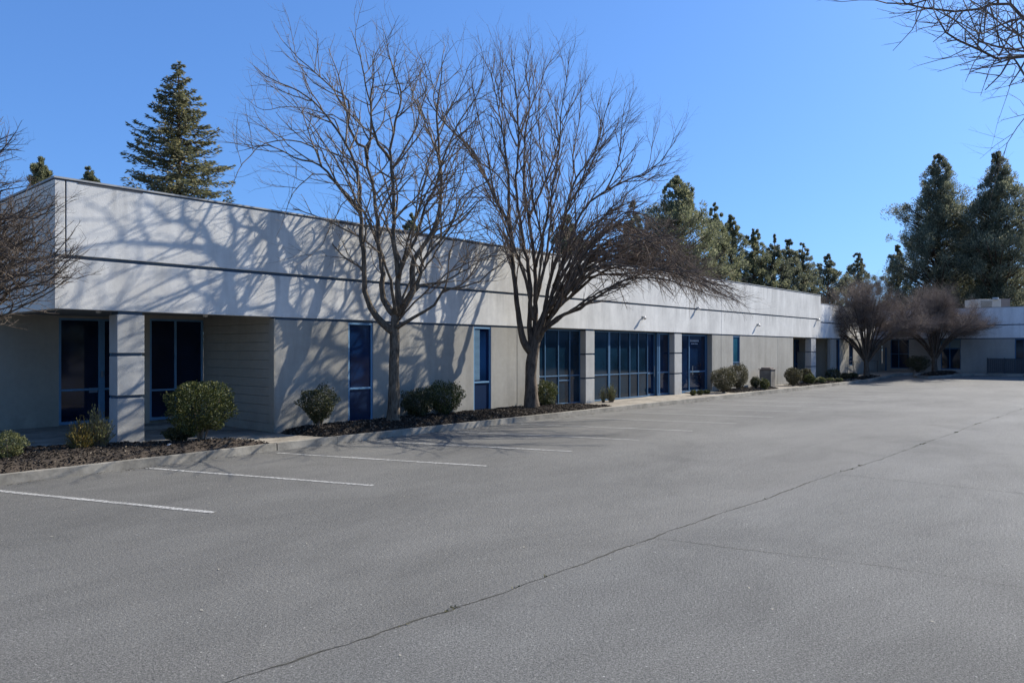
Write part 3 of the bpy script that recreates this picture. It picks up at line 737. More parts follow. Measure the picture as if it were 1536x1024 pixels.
L1 = [
 ([(591,497),(571,482),(551,449),(546,412),(546,389),(541,346),(541,319),(538,270),(530,240),(513,206),(482,165),(449,137),(420,125),(398,112)], .085, .012, 0, -.8),
 ([(541,319),(523,299),(507,278),(480,248),(441,236),(403,218),(373,223)], .045, .010, -.2, -1.6),
 ([(507,278),(490,262),(470,262),(440,290),(425,330)], .02, .006, -.3, -1.5),
 ([(482,249),(475,225),(440,210),(400,215),(365,245),(350,275)], .022, .007, -.6, -2.4),
 ([(513,206),(500,180),(470,165),(430,160),(395,165),(372,150)], .02, .006, -.6, .6),
 ([(593,472),(585,465),(575,449),(573,412),(568,366),(565,319),(558,273),(550,238),(556,203),(556,157),(548,127),(540,79),(530,38)], .075, .010, 0, .9),
 ([(551,240),(548,221),(537,216),(523,188),(523,152),(492,127),(474,107),(449,81),(426,50)], .038, .008, .3, -.3),
 ([(523,188),(510,178),(490,172),(460,195),(420,205)], .016, .006, .3, 1.6),
 ([(548,221),(560,205),(575,180),(578,140),(568,110),(562,80)], .024, .007, .4, 1.6),
 ([(593,470),(596,455),(596,416),(591,359),(590,293),(586,240),(587,211),(599,162),(601,137),(589,96),(581,56),(577,32)], .078, .009, 0, -.7),
 ([(586,240),(568,216),(558,188),(556,150),(560,110),(562,75)], .035, .008, -.3, -2.0),
 ([(591,330),(600,322),(612,308),(625,295),(642,262),(640,230)], .03, .01, -.1, -1.8),
 ([(590,250),(612,215),(630,170),(640,120),(632,80)], .028, .008, -.4, -2.2),
 ([(595,472),(609,455),(619,436),(618,406),(621,389),(636,368),(653,339),(661,303),(661,260),(658,231),(655,172),(661,127),(663,83),(666,62)], .08, .008, 0, .5),
 ([(609,455),(626,425),(636,389),(659,363),(679,333),(696,293),(722,278),(745,262)], .055, .012, .1, 1.2),
 ([(596,425),(603,396),(623,359),(639,309),(655,274),(664,240),(686,188),(712,147),(724,122)], .05, .010, 0, -1.2),
 ([(658,231),(640,190),(622,150),(612,110),(606,70)], .028, .007, .2, 1.5),
 ([(591,494),(603,487),(623,475),(651,457),(666,436),(692,431),(719,421),(742,402)], .05, .012, 0, -.9, None, .5),
 ([(619,440),(630,428),(659,424),(692,409),(719,392),(748,382)], .035, .009, .1, 1.4, None, .4),
 ([(666,436),(672,412),(674,380),(690,345),(715,320)], .022, .007, -.4, -1.2),
 ([(565,319),(575,300),(590,275),(612,262),(640,240),(668,225)], .02, .006, .1, 2.0),
 ([(546,412),(535,395),(520,388),(505,392)], .014, .005, -.1, -.7, None, .5),
 ([(538,290),(520,300),(500,330),(480,372),(452,392)], .014, .005, 0, -1.8),
 ([(573,412),(560,395),(556,370),(562,350)], .012, .005, .1, .5),
 ([(603,396),(585,350),(570,300),(545,250),(530,190),(505,120),(495,75)], .03, .007, .3, 2.6),
 ([(596,416),(612,380),(622,330),(632,270),(660,200),(690,130),(705,90)], .03, .007, -.5, -3.2),
 ([(593,470),(585,420),(560,350),(530,290),(500,235),(470,190),(440,150)], .04, .008, -.4, -3.6),
 ([(595,470),(612,430),(640,380),(660,330),(690,270),(700,220),(712,180)], .035, .008, .3, 2.8),
]
for (pt) in [([(600,465),(625,420),(660,370),(700,320),(740,285)], .032, .008, 0, -3.0), ([(598,480),(630,445),(680,405),(735,385),(775,380)], .028, .008, 0, -3.2),
             ([(596,430),(612,360),(640,290),(680,220),(722,170)], .035, .008, 0, -3.0)]: L1.append(pt)
L1 = [tuple(S1 if (i == 5 and q is None) else q for i, q in enumerate(L)) for L in L1]
bare_tree('bare_tree', base1, 18.95, [(590,634),(591,600),(591,560),(592,520),(592,488),(594,466)], (.16, .105), L1, S1,
          'large leafless tree with open spreading limbs and a pale straight trunk by the narrow window', 'big bare trees along the facade', 11, 'bark1', 'twig', 1.25)
S2 = [(.30, .7, 1.9, 14, 38, .06, .08, .025, 5), (.24, .4, 1.05, 18, 42, .07, .09, .0125, 4), (.24, .2, .5, 20, 48, .05, .1, .0065, 3)]
SD = [(.24, .6, 1.5, 15, 45, -.045, .10, .017, 4), (.25, .3, .9, 20, 55, .0, .13, .010, 3), (.34, .12, .36, 25, 60, .02, .13, .006, 3)]
SV = [(.30, .6, 1.3, 15, 50, .02, .1, .013, 4), (.2, .5, 1.1, 30, 70, .16, .06, .008, 3), (.3, .15, .35, 20, 45, .05, .1, .005, 3)]
base2 = W(797, 613, 23.1); base2.z = .27
L2 = [
 ([(799,530),(788,519),(780,489),(773,432),(768,386),(765,343),(750,310),(733,276),(709,228),(681,198),(661,177),(642,150),(630,118)], .10, .010, 0, -.6),
 ([(765,343),(763,300),(763,266),(757,223),(750,177),(742,134),(732,96),(721,74)], .055, .008, -.1, .6),
 ([(798,525),(795,489),(795,432),(790,389),(780,333),(773,266),(775,250),(778,203),(775,147),(768,90),(767,68)], .085, .009, .1, -.9),
 ([(800,520),(803,482),(803,432),(801,386),(793,326),(786,276),(788,198),(795,155),(789,96),(795,62)], .085, .009, 0, .8),
 ([(800,520),(805,495),(816,466),(826,416),(836,386),(843,346),(853,300),(866,266),(893,227),(905,180),(915,150)], .08, .010, 0, -1.0),
 ([(804,515),(815,480),(828,440),(840,405),(860,345),(879,310),(909,286),(940,270),(968,261),(996,236),(1012,212)], .075, .009, 0, .4),
 ([(909,286),(920,262),(929,236),(932,200),(936,160)], .028, .008, .3, -.6),
 ([(968,261),(975,240),(980,212),(988,190)], .014, .006, .2, .8),
 ([(793,326),(810,290),(830,240),(845,190),(862,150),(880,120)], .04, .008, .3, 1.8),
 ([(803,400),(815,350),(828,290),(838,230),(842,170),(850,110),(852,85)], .045, .008, -.2, -2.0),
 ([(773,300),(745,262),(715,240),(690,205),(672,165),(668,130)], .03, .008, .2, 1.8),
 ([(775,220),(760,180),(752,140),(755,100),(750,68)], .025, .007, -.6, -1.8),
 ([(778,203),(792,170),(805,140),(820,100),(828,75)], .025, .007, -.6, -.2),
 ([(843,346),(850,320),(862,300),(880,250),(900,210),(925,180)], .03, .008, -.5, -2.2),
 ([(853,300),(858,270),(862,220),(870,170),(872,130)], .028, .007, -.5, 1.0),
 ([(795,440),(785,400),(762,370),(735,345),(705,330),(680,325)], .03, .008, 0, -1.6),
 ([(768,386),(750,372),(728,360),(700,362),(675,372)], .022, .007, 0, 1.4),
 ([(790,389),(775,350),(755,320),(730,298),(700,285),(668,282)], .025, .007, 0, 2.2),
 ([(800,470),(812,420),(822,370),(826,310),(815,250),(808,190),(812,130),(818,85)], .05, .008, .3, 2.6),
 ([(800,470),(808,420),(812,360),(800,300),(795,240),(798,180)], .045, .009, -.4, -3.2),
 ([(800,480),(790,430),(775,380),(755,330),(740,280),(728,220),(715,160),(708,110)], .045, .008, -.4, -2.8),
 ([(840,405),(860,370),(880,345),(915,320),(950,300),(985,290)], .04, .008, .2, 1.8, SV, .2),
 ([(830,430),(850,380),(880,340),(905,322),(940,318),(975,325)], .04, .008, 0, -1.6, SV, .2),
 # low sweeping arches on the right
 ([(803,516),(815,498),(836,476),(869,462),(906,439),(943,418),(996,419),(1049,437),(1085,448)], .07, .009, 0, -1.2, SD, .4),
 ([(805,508),(818,488),(830,466),(863,439),(896,412),(932,399),(1000,400),(1060,420),(1104,434)], .065, .009, .1, .9, SD, .35),
 ([(803,512),(812,490),(833,432),(853,399),(879,383),(919,385),(970,395),(1030,415),(1080,428)], .06, .009, 0, -2.2, SD, .35),
 ([(815,490),(826,450),(848,405),(870,362),(893,340),(930,338),(975,352),(1020,378),(1060,405)], .055, .009, .2, 1.9, SD, .35),
 ([(822,470),(840,430),(865,398),(900,370),(945,362),(995,375),(1045,400)], .045, .009, 0, -1.0, SD, .35),
]
for (pt) in [([(806,500),(835,440),(880,360),(930,300),(985,262)], .04, .008, 0, -3.4), ([(806,505),(845,455),(900,400),(965,360),(1030,350)], .045, .008, 0, -4.2),
             ([(800,470),(818,400),(850,320),(890,240),(925,190)], .04, .008, 0, -3.2), ([(806,505),(850,470),(915,430),(985,405),(1050,410)], .045, .008, 0, -4.5)]: L2.append(pt)
r2 = random.Random(5)
for i in range(26):
    sx = r2.uniform(822, 862); sy = 470-(sx-820)*1.1+r2.uniform(-12, 12); py_ = r2.uniform(318, 418); ex = r2.uniform(990, 1110)
    ey = 448-(1110-ex)*.42*r2.uniform(.6, 1.3)+r2.uniform(-6, 6); pz = r2.uniform(-4.5, 2.0); pkx = r2.uniform(900, 950)
    L2.append(([(sx, sy), ((sx+pkx)/2-8, (sy+py_)/2-14), (pkx, py_), ((pkx+ex)/2, py_+(ey-py_)*.32-4), (ex, ey)], r2.uniform(.028, .042), .008, pz*.25, pz, SD, .25))
L2 = [tuple(S2 if (i == 5 and q is None) else q for i, q in enumerate(L)) for L in L2]
bare_tree('bare_tree', base2, 23.1, [(797,613),(797,585),(796,560),(798,540),(801,524),(804,506)], (.22, .15), L2, S2,
          'large leafless tree with thick dark forked trunk and dense branches arching down right', 'big bare trees along the facade', 23, 'bark2', 'twig2', 1.3)
# tree reaching in at the left edge
S5 = [(.20, .4, 1.0, 30, 80, .03, .24, .012, 4), (.12, .18, .5, 35, 80, .05, .26, .0065, 4), (.11, .06, .2, 30, 75, .05, .22, .0042, 3)]
d5 = 11.7; b5 = W(-150, 700, d5); b5.z = .25
L5 = []
r5 = random.Random(9)
for i in range(62):
    ex = r5.uniform(-40, 112); top = 222+max(0, ex)*.8; ey = top+r5.random()*(425-top)
    if i < 6: ex = r5.uniform(40, 122); ey = r5.uniform(380, 412)
    if i in (10, 14, 18): ex = r5.uniform(-5, 25); ey = r5.uniform(205, 240)
    sy = 500-r5.uniform(0, 90); dz = r5.uniform(-2.2, 2.0); sag = r5.uniform(-25, 45)
    L5.append(([(-150, sy), (-112, sy-40-r5.uniform(0, 35)), (-75+r5.uniform(-8, 8), (sy+ey)/2+sag), ((ex-75)/2+r5.uniform(-12, 12), (sy+3*ey)/4+sag*.9), (ex-22, ey+r5.uniform(4, 26)), (ex, ey)], r5.uniform(.022, .036), .007, 0, dz, S5, .3))
bare_tree('leafless_tree', b5, d5, [(-150, 700), (-150, 600), (-149, 540), (-150, 470)], (.15, .11), L5, S5,
          'brown twiggy leafless tree reaching in from the left before the building corner', None, 31, 'bark2', 'twigl')
# tree reaching in at the top right
d6 = 5.5; b6 = W(2150, 955, d6); b6.z = 0
S6 = [(.11, .25, .65, 30, 75, .0, .17, .008, 5), (.12, .12, .36, 30, 70, .02, .19, .004, 4), (.12, .05, .15, 30, 70, .02, .18, .0024, 3)]
L6 = [([(2150,330),(1960,290),(1790,300),(1740,200),(1640,130),(1560,70),(1530,85),(1495,85),(1465,77),(1437,62),(1420,50),(1405,25)], .05, .008, 0, -.3, S6, .5),
      ([(2150,330),(1960,290),(1790,290),(1700,150),(1600,60),(1550,40),(1510,8),(1490,5),(1470,14),(1430,18),(1380,12),(1357,5),(1340,-14)], .055, .008, 0, .4, S6, .5),
      ([(2150,330),(1960,290),(1790,290),(1700,120),(1620,20),(1540,-10),(1480,-15),(1420,-5),(1375,5),(1330,5)], .05, .007, 0, -.6, S6, .5),
      ([(1560,70),(1530,35),(1515,55),(1500,85),(1470,60),(1450,20),(1440,-10)], .012, .006, -.2, .3, S6, .2),
      ([(1570,150),(1540,112),(1520,95),(1508,75),(1500,50),(1495,20)], .014, .005, -.2, .2, S6, .25),
      ([(2150,330),(1960,290),(1790,290),(1700,200),(1600,150),(1545,120),(1525,100),(1510,145)], .03, .004, 0, .5, S6, .6),
      ([(2150,330),(1960,290),(1790,300),(1700,210),(1590,150),(1545,165),(1525,190),(1508,213),(1505,236)], .02, .004, 0, .5, S6, .9),
      ([(2150,330),(2200,150),(2240,60),(2280,-60)], .06, .01, 0, 1.5, S6, .4),
      ([(2150,330),(2130,100),(2110,-80),(2080,-250)], .06, .01, 0, 1, S6, .4),
      ([(2150,330),(1960,290),(1790,300),(1730,60),(1680,-100),(1600,-220)], .06, .01, 0, -1, S6, .4),
      ([(1700,150),(1610,105),(1550,66),(1505,38),(1468,12),(1440,-8)], .022, .006, .1, .4, S6, .35),
      ([(1700,120),(1600,70),(1545,24),(1515,30),(1480,52),(1452,48),(1432,30)], .018, .005, -.1, -.4, S6, .35),
      ([(1640,130),(1575,100),(1540,78),(1500,72),(1462,60),(1430,30),(1400,6),(1385,-12)], .016, .005, 0, .5, S6, .3),
      ([(1600,150),(1560,108),(1532,60),(1520,20),(1500,-10)], .014, .005, .1, 0, S6, .2)]
L6 = [(q[0], q[1]*.62, q[2]*.6)+q[3:] for q in L6]
bare_tree('overhanging_tree', b6, d6, [(2150, 955), (2150, 800), (2152, 560), (2150, 325)], (.11, .07), L6, S6,
          'thin leafless branches hanging into view at the upper right corner', None, 41, 'bark2', 'twigm')
bed([(b6.x+1.1*math.cos(k*.63), b6.y+1.1*math.sin(k*.63)) for k in range(10)], .05, 'round patch of mulch at the foot of the overhanging tree', 500, .12, 1.2)
# dense little vase-shaped trees by the far wing
def vase_tree(px, y, pyb, pytop, hw, seed, label, nst=15, dens=1.0):
    d = DY(px, y) if y > 12.9 else DX(px, 58.6); rng = random.Random(seed); base = W(px, pyb, d); base.z = G(base.x, base.y)+.15
    t = thing('crape_myrtle', base, label, 'tree', 'dense brown twiggy trees by the far wing')
    H = CH+(HY-pytop)/F*d-base.z; Wd = hw/F*d; tb = MB(); cb = MB()
    tp = [base+Vector((0, 0, -.2)), base+Vector((0, 0, .1)), base+Vector((.02, .02, H*.11)), base+Vector((0, 0, H*.2))]
    tb.tube(tp, [.25, .2, .17, .19], 12, True, .2)
    sp = [(.24/dens, H*.14, H*.28, 18, 60, .02, .12, .017, 4), (.17/dens, .45, 1.15, 25, 65, .01, .14, .011, 3), (.14/dens, .25, .6, 25, 65, .01, .14, .009, 3)]
    for i in range(nst):
        a = 2.4*i+rng.uniform(-.2, .2); rr_ = (i % 4+1)/4*rng.uniform(.9, 1)
        e = base+Vector((math.cos(a)*Wd*rr_*.83, math.sin(a)*Wd*rr_*.83, H*(.88-.42*rr_**2.2)*rng.uniform(.92, 1)))
        m1 = base+Vector((math.cos(a)*Wd*rr_*.22, math.sin(a)*Wd*rr_*.22, H*.33)); m2 = base+Vector((math.cos(a)*Wd*rr_*.52, math.sin(a)*Wd*rr_*.52, H*(.46 if rr_ > .6 else .6)))
        P = smooth_line([base+Vector((math.cos(a)*.05, math.sin(a)*.05, H*.14)), m1, m2, e], .3); k = len(P)-1
        tb.tube(P, [.065-.053*(j/k) for j in range(k+1)], 6, True, .1); spawn(cb, P, .05, .012, 0, sp, rng, .42)
    tb.build('trunk', M['bark2'], t, smooth=True); cb.build('crown', M['twigm'], t, smooth=True); print('vase', len(cb.f))
vase_tree(1300, 14.8, 565, 413, 112, 3, 'dense brown twiggy tree standing nearer, in front of the lit far wing', 36, 1.45)
vase_tree(1402, 12, 557, 424, 88, 4, 'dense brown twiggy tree on the corner island before the shaded wall', 34, 1.5)

# ------------------------------------------------------------------ evergreens
def spray_tree(name, px, d, pytop, hw, label, group, seed, kind, mt, n=9000, pk=.75, trunkr=.3):
    """kind 'redwood' : tiered sprays; 'pine' : upright clumps"""
    rng = np.random.default_rng(seed); rr = random.Random(seed); base = W(px, 522, d); base.z = G(base.x, base.y)
    H = CH+(HY-pytop)/F*d-base.z; Wd = hw/F*d
    t = thing(name, base, label, 'tree', group); tb = MB()
    tb.tube([base+Vector((0, 0, -.2)), base+Vector((0, 0, H*.5)), base+Vector((0, 0, H*.97))], [trunkr, trunkr*.6, .03], 8, True)
    P = []; D = []; LL = []; WW = []
    if kind == 'redwood':
        z = H*.12; lv = 0
        while z < H*.99:
            f = 1-z/H; R0 = Wd*min(1.0, (f/.62)**.8)*rr.uniform(.85, 1.05) if f < .56 else Wd*rr.uniform(.88, 1.08)
            nb_ = 5 if f > .1 else 3
            a0 = rr.random()*6.283
            for b_ in range(nb_):
                a = a0+6.283*b_/nb_+rr.uniform(-.35, .35); L = max(.35, R0*rr.choice((.55, .75, .95, 1.0, 1.08))); droop = rr.uniform(-.28, .02)-(.12 if f > .6 else 0)
                u = np.array([math.cos(a), math.sin(a), 0])
                k = 7; pts = []
                for j in range(k+1):
                    s_ = j/k; pts.append(Vector((base.x+u[0]*L*s_, base.y+u[1]*L*s_, base.z+z+L*(droop*s_*1.3+.28*s_*s_))))
                tb.tube(pts, [.05*(1-.8*j/k)*min(1, L/2+.2) for j in range(k+1)], 4, False)
                c = int(n*L/(Wd*130))+10
                s_ = rng.random(c)**.7*.92+.08; side = np.array([-u[1], u[0], 0])
                wv = (rng.random(c)-.5)*2*(.10+.34*np.sin(np.pi*np.minimum(1, s_*.85+.08)))*L*.55
                q = np.stack([base.x+u[0]*L*s_+side[0]*wv, base.y+u[1]*L*s_+side[1]*wv, base.z+z+L*(droop*s_*1.3+.28*s_*s_)-np.abs(wv)*.12+rng.normal(size=c)*.05], 1)
                dv = u[None]*.8+side[None]*np.sign(wv)[:, None]*.8+np.stack([rng.normal(size=c)*.3, rng.normal(size=c)*.3, rng.normal(size=c)*.35-.05], 1)
                P.append(q); D.append(dv); LL.append(rng.uniform(.2, .42, c)); WW.append(rng.uniform(.04, .10, c))
            z += H*.0105+.04
    else:
        nc = max(50, int(n*1.5/55)); i = 0
        while i < nc:
            f = rr.random()**.85; z = H*(.12+.87*f)
            prof = min(1, (1-f)/pk+.02)**.85
            if rr.random() > prof+.12: continue
            a = rr.random()*6.283; rad = Wd*prof*(rr.random()**.5)*(1+.30*math.sin(2*a+z*.8+seed)*(1-f)+.22*math.sin(z*2.1+seed*2+a))*(.92+.75*nz(math.cos(a)*1.6+seed, math.sin(a)*1.6, z*.32))*(rr.uniform(.85, 1.1) if rr.random() < .85 else rr.uniform(1.1, 1.35))
            cx, cy, cz = base.x+math.cos(a)*rad, base.y+math.sin(a)*rad, base.z+z
            cr_ = max(.34, rr.uniform(.28, .62)*min(Wd, 5)*.27)*(.32+.68*min(1, (1-f)*4)); c = int(120*rr.uniform(.7, 1.3)); i += 1
            v = rng.normal(size=(c, 3)); v /= np.linalg.norm(v, axis=1, keepdims=True); v[:, 2] *= .9
            rl = rng.random(c)**.4
            q = np.array([cx, cy, cz])+v*rl[:, None]*cr_*np.array([1, 1, 1.25])
            P.append(q); D.append(v*.8+np.array([math.cos(a)*.35, math.sin(a)*.35, .8])); LL.append(rng.uniform(.16, .36, c)*max(.8, cr_/.9)); WW.append(rng.uniform(.05, .115, c)*max(.8, cr_/.9))
            if rad > .5 and rr.random() < .4:
                tb.tube([Vector((base.x, base.y, max(.5, cz-rad*.5))), Vector((cx, cy, cz))], [.07, .03], 4, False)
    P = np.concatenate(P); D = np.concatenate(D); V = cards(P, D, np.concatenate(LL), np.concatenate(WW), rng)
    tb.build('trunk', M['fbark'], t, smooth=True); link('crown', quads_mesh('crown', V, 4), M[mt], t)
    print(name, len(P))
spray_tree('redwood_tree', 268, 45, 90, 128, 'tall pointed redwood with open drooping tiers rising behind the roof at left', None, 5, 'redwood', 'ne_red', 30000, trunkr=.35)
spray_tree('evergreen_tree', 133, 62, 244, 12, 'tiny lone evergreen tip just above the roof near the left corner', None, 6, 'pine', 'ne_pine', 9000, pk=.1)
spray_tree('evergreen_tree', 62, 48, 232, 30, 'loose evergreen behind the twiggy tree at the left corner', None, 7, 'pine', 'ne_pine', 14000, pk=.2)
spray_tree('evergreen_tree', 618, 70, 318, 12, 'small dark evergreen tip seen through the first bare tree', None, 8, 'pine', 'ne_far', 9000, pk=.1)
spray_tree('evergreen_tree', 850, 66, 318, 34, 'dark rounded evergreen seen through the second bare tree', None, 9, 'pine', 'ne_far', 14000, pk=.3)
G1 = 'evergreens in the row behind the roof'
row = [(1018, 66, 258, 52, 'tallest full evergreen of the row, right of the second bare tree', 24000, 'ne_pine'),
       (950, 70, 300, 26, 'evergreen half hidden by the arching branches of the second bare tree', 9000, 'ne_pine'),
       (1072, 72, 303, 24, 'slim pale-green evergreen just right of the tallest one in the row', 13000, 'ne_pine'),
       (1097, 76, 316, 20, 'narrow evergreen spire, third in the row behind the roof', 11000, 'ne_pine'),
       (1131, 78, 338, 22, 'pointed evergreen in the middle of the row behind the roof', 12000, 'ne_pine'),
       (1162, 80, 350, 21, 'dark evergreen right of the middle of the row', 11000, 'ne_far'),
       (1184, 82, 353, 19, 'thin evergreen above the pale end of the parapet', 10000, 'ne_far'),
       (1204, 84, 360, 17, 'short evergreen near the end of the long parapet', 8000, 'ne_far'),
       (1242, 88, 380, 25, 'dark round-topped evergreen just past the parapet end', 12000, 'ne_far'),
       (1287, 92, 378, 23, 'lone dark evergreen behind the nearer dense brown tree', 9000, 'ne_far')]
for i, (px, d, pt, hw, lb, n, m_) in enumerate(row): spray_tree('evergreen_tree', px, d, pt, hw*1.3, lb, G1, 20+i, 'pine', m_, n, pk=.36 if px < 1220 else .3)
G2 = 'tall evergreens over the far wing'
for i, (px, d, pt, hw, lb, n, m_) in enumerate([
    (1408, 84, 230, 62, 'huge broad evergreen with ragged top, left of the tall pair', 42000, 'ne_far'),
    (1496, 80, 226, 60, 'huge evergreen at the right edge, right of the tall pair', 42000, 'ne_far'),
    (1346, 90, 366, 30, 'lower shoulder evergreen left of the huge pair', 12000, 'ne_far'),
    (1450, 92, 330, 50, 'evergreen filling the gap between the huge pair', 18000, 'ne_far'),
    (1550, 88, 370, 40, 'lighter evergreen low at the right edge', 14000, 'ne_pine')]): spray_tree('evergreen_tree', px, d, pt, hw*1.12, lb, G2, 60+i, 'pine', m_, n, pk=.52, trunkr=.45)

# trees on the far side of the lot, behind the camera's right shoulder: the windows mirror them
proto = None
for i in range(11):
    x = -6+i*9.5+R.uniform(-2, 2); y = -24+R.uniform(-4, 2)
    if proto is None:
        spray_tree('roadside_evergreen', 768, 30, 190, 150, 'evergreen across the lot, mirrored in the windows', 'trees mirrored in the windows', 99, 'pine', 'ne_pine', 9000)
        proto = [o for o in C.objects if o.name.startswith('roadside_evergreen')][0]; kids = [o for o in C.objects if o.parent == proto]; p0 = Vector(proto.location); proto.location = (x, y, 0); continue
    c = proto.copy(); C.objects.link(c); c.location = (x, y, 0)
    for k_ in kids: q = k_.copy(); C.objects.link(q); q.parent = c; q.matrix_parent_inverse = k_.matrix_parent_inverse.copy()
# ------------------------------------------------------------------ shrubs
def shrub(px, y, pyb, pyt, hw, label, mt, seed, n=5000, leaf=(.03, .055), form='ball', z0=.26, group=None, name='shrub', flat=.35, gap=.25):
    rng = np.random.default_rng(seed); rr = random.Random(seed); d = DY(px, y); x = AY(px, y)
    H = CH+(HY-pyt)/F*d-z0; Wd = hw/F*d
    base = Vector((x, y, z0)); t = thing(name, base, label, 'shrub', group)
    cz = z0+H*(.5+gap*.5); hz = H*(.5-gap*.5)
    v = rng.normal(size=(n, 3)); v /= np.linalg.norm(v, axis=1, keepdims=True)
    lump = 1+.13*np.sin(v[:, 0]*5+seed)*np.cos(v[:, 1]*4.3+seed*2)+.12*np.sin(v[:, 2]*7+v[:, 0]*6+seed)+.09*np.sin(v[:, 0]*11+seed*3)*np.sin(v[:, 2]*9+seed)+.05*np.sin(v[:, 1]*15)*np.cos(v[:, 2]*13)
    pw = 2.6 if form == 'clip' else 2.0
    nrm = (np.abs(v)**pw).sum(1)**(1/pw)
    if form == 'clip': v = v/nrm[:, None]; lump = 1+(lump-1)*.7
    rl = 1-rng.random(n)**2.2*.5; rl += (rng.random(n) < .06)*rng.random(n)*(.10 if form == 'clip' else .16)
    q = v*(rl*lump)[:, None]
    tp = np.clip((.5-q[:, 2])/1.5, 0, 1) if form == 'goblet' else np.maximum(0, -q[:, 2]); sc = 1-((.78 if seed == 6 else .42) if form == 'goblet' else .25)*tp**1.2
    Q = np.stack([x+q[:, 0]*Wd*sc, y+q[:, 1]*Wd*.85*sc, cz+q[:, 2]*hz], 1)
    D = v*.7+rng.normal(size=(n, 3))*.7; D[:, 2] += .3
    V = cards(Q, D, rng.uniform(leaf[0], leaf[1], n), rng.uniform(leaf[0]*.45, leaf[1]*.5, n), rng)
    st_ = MB()
    for i in range(12 if form != 'clip' else 8):
        a = rr.random()*6.283; r_ = rr.uniform(.2, .75); e = Vector((x+math.cos(a)*Wd*r_, y+math.sin(a)*Wd*r_*.8, cz+rr.uniform(-.2, .5)*hz))
        m_ = base.lerp(e, .45)+Vector((0, 0, -.06*H)); st_.tube([base+Vector((math.cos(a)*.04, math.sin(a)*.04, -.1)), m_, e], [.02*max(.6, H), .015*max(.6, H), .005], 5, False)
    st_.build('stems', M['twig'], t); link('foliage', quads_mesh('foliage', V, 4), M[mt], t); return t
def spiky(px, y, pyb, pyt, hw, label, mt, seed, n=260, z0=.26, name='shrub', group=None):
    rng = np.random.default_rng(seed); rr = random.Random(seed); d = DY(px, y); x = AY(px, y); H = CH+(HY-pyt)/F*d-z0; Wd = hw/F*d
    base = Vector((x, y, z0)); t = thing(name, base, label, 'shrub', group); st_ = MB(); P = []; D = []
    for i in range(n):
        a = rr.random()*6.283; r_ = rr.random()**.6; e = Vector((x+math.cos(a)*Wd*r_, y+math.sin(a)*Wd*r_*.8, z0+H*(1.0-.5*r_*r_)*rr.uniform(.4, 1.3)))
        b0 = base+Vector((math.cos(a)*Wd*.25*r_, math.sin(a)*Wd*.25*r_, -.03)); st_.tube([b0, b0.lerp(e, .5)+Vector((0, 0, .04)), e], [.006, .004, .002], 3, False)
        for j in range(15):
            f = rr.uniform(.25, 1.02); p = b0.lerp(e, f); P.append(p+Vector((rr.gauss(0, .009), rr.gauss(0, .009), .02))); dd = (e-b0).normalized(); D.append(dd*1.0+Vector((rr.gauss(0, .32), rr.gauss(0, .32), rr.gauss(0, .25))))
    P = np.array([tuple(p) for p in P]); D = np.array([tuple(p) for p in D]); k = len(P)
    V = cards(P, D, rng.uniform(.035, .085, k), rng.uniform(.006, .013, k), rng)
    st_.build('stems', M['twig'], t); link('foliage', quads_mesh('foliage', V, 4), M[mt], t)
shrub(10, 14.95, 683, 648, 26, 'low grey-green shrub cut off by the left edge of the picture', 'lf_light', 1, 4500, (.02, .045), z0=.22, gap=.0)
spiky(122, 15.15, 672, 634, 22, 'wispy shrub with yellow-orange tips left of the corner column', 'lf_yellow', 2, 200)
spiky(147, 15.2, 672, 620, 24, 'wispy upright green shrub touching the corner column', 'lf_light', 3, 200)
shrub(300, 14.75, 662, 573, 46, 'large rounded green shrub in front of the recess window', 'lf_green', 4, 13000, (.03, .06), 'clip', gap=.16)
shrub(268, 15.1, 662, 640, 22, 'low dark shrub at the foot of the large rounded one', 'lf_dark', 5, 2500, (.03, .06), gap=.0)
shrub(478, 15.0, 643, 581, 31, 'dark goblet-shaped shrub left of the first bare tree', 'lf_dark', 6, 8000, (.03, .055), 'goblet', gap=.06)
shrub(627, 15.15, 632, 584, 29, 'darker, smaller shrub right behind the first bare trunk', 'lf_dark', 7, 6500, (.03, .06), 'goblet', gap=.0)
shrub(666, 15.15, 628, 573, 35, 'wind-swept shrub with a green top between the two bare trees', 'lf_green', 8, 8000, (.03, .06), 'goblet', gap=.05)
shrub(819, 15.2, 607, 572, 17, 'clipped shrub peeking out behind the second bare trunk', 'lf_green', 9, 6000, (.03, .055), 'clip', z0=.22, gap=.05)
spiky(917, 15.45, 600, 578, 12, 'small yellow-green shrub growing before the wide storefront', 'lf_light', 10, 130, .15)
spiky(905, 15.55, 600, 583, 7, 'tiny sprig of a shrub beside the small yellow-green one', 'lf_light', 11, 60, .15)
shrub(1086, 14.85, 585, 553, 20, 'front one of the pair of round clipped olive shrubs', 'lf_olive', 12, 9000, (.035, .065), 'clip', z0=.2, gap=.08, flat=.2)
shrub(1107, 15.1, 582, 547, 16, 'taller one of the pair of round clipped olive shrubs', 'lf_olive', 13, 8000, (.035, .065), 'clip', z0=.2, gap=.08)
shrub(1133, 15.2, 580, 565, 8, 'small dark shrub left of the litter bin', 'lf_dark', 14, 2500, (.04, .07), z0=.16, gap=0)
shrub(1147, 14.5, 580, 568, 8, 'small green shrub at the foot of the litter bin', 'lf_green', 15, 2000, (.04, .07), z0=.16, gap=0)
shrub(1190, 14.8, 575, 552, 13.5, 'round dark clipped shrub before the far recess', 'lf_olive', 16, 6000, (.04, .075), 'clip', z0=.18, gap=.1)
shrub(1209, 15.1, 574, 553, 9, 'clipped shrub close to the last column', 'lf_olive', 17, 4000, (.04, .075), 'clip', z0=.18, gap=.05)
shrub(1215, 14.7, 575, 561, 9, 'bright green low shrub before the last column', 'lf_green', 18, 3000, (.04, .075), z0=.16, gap=0)
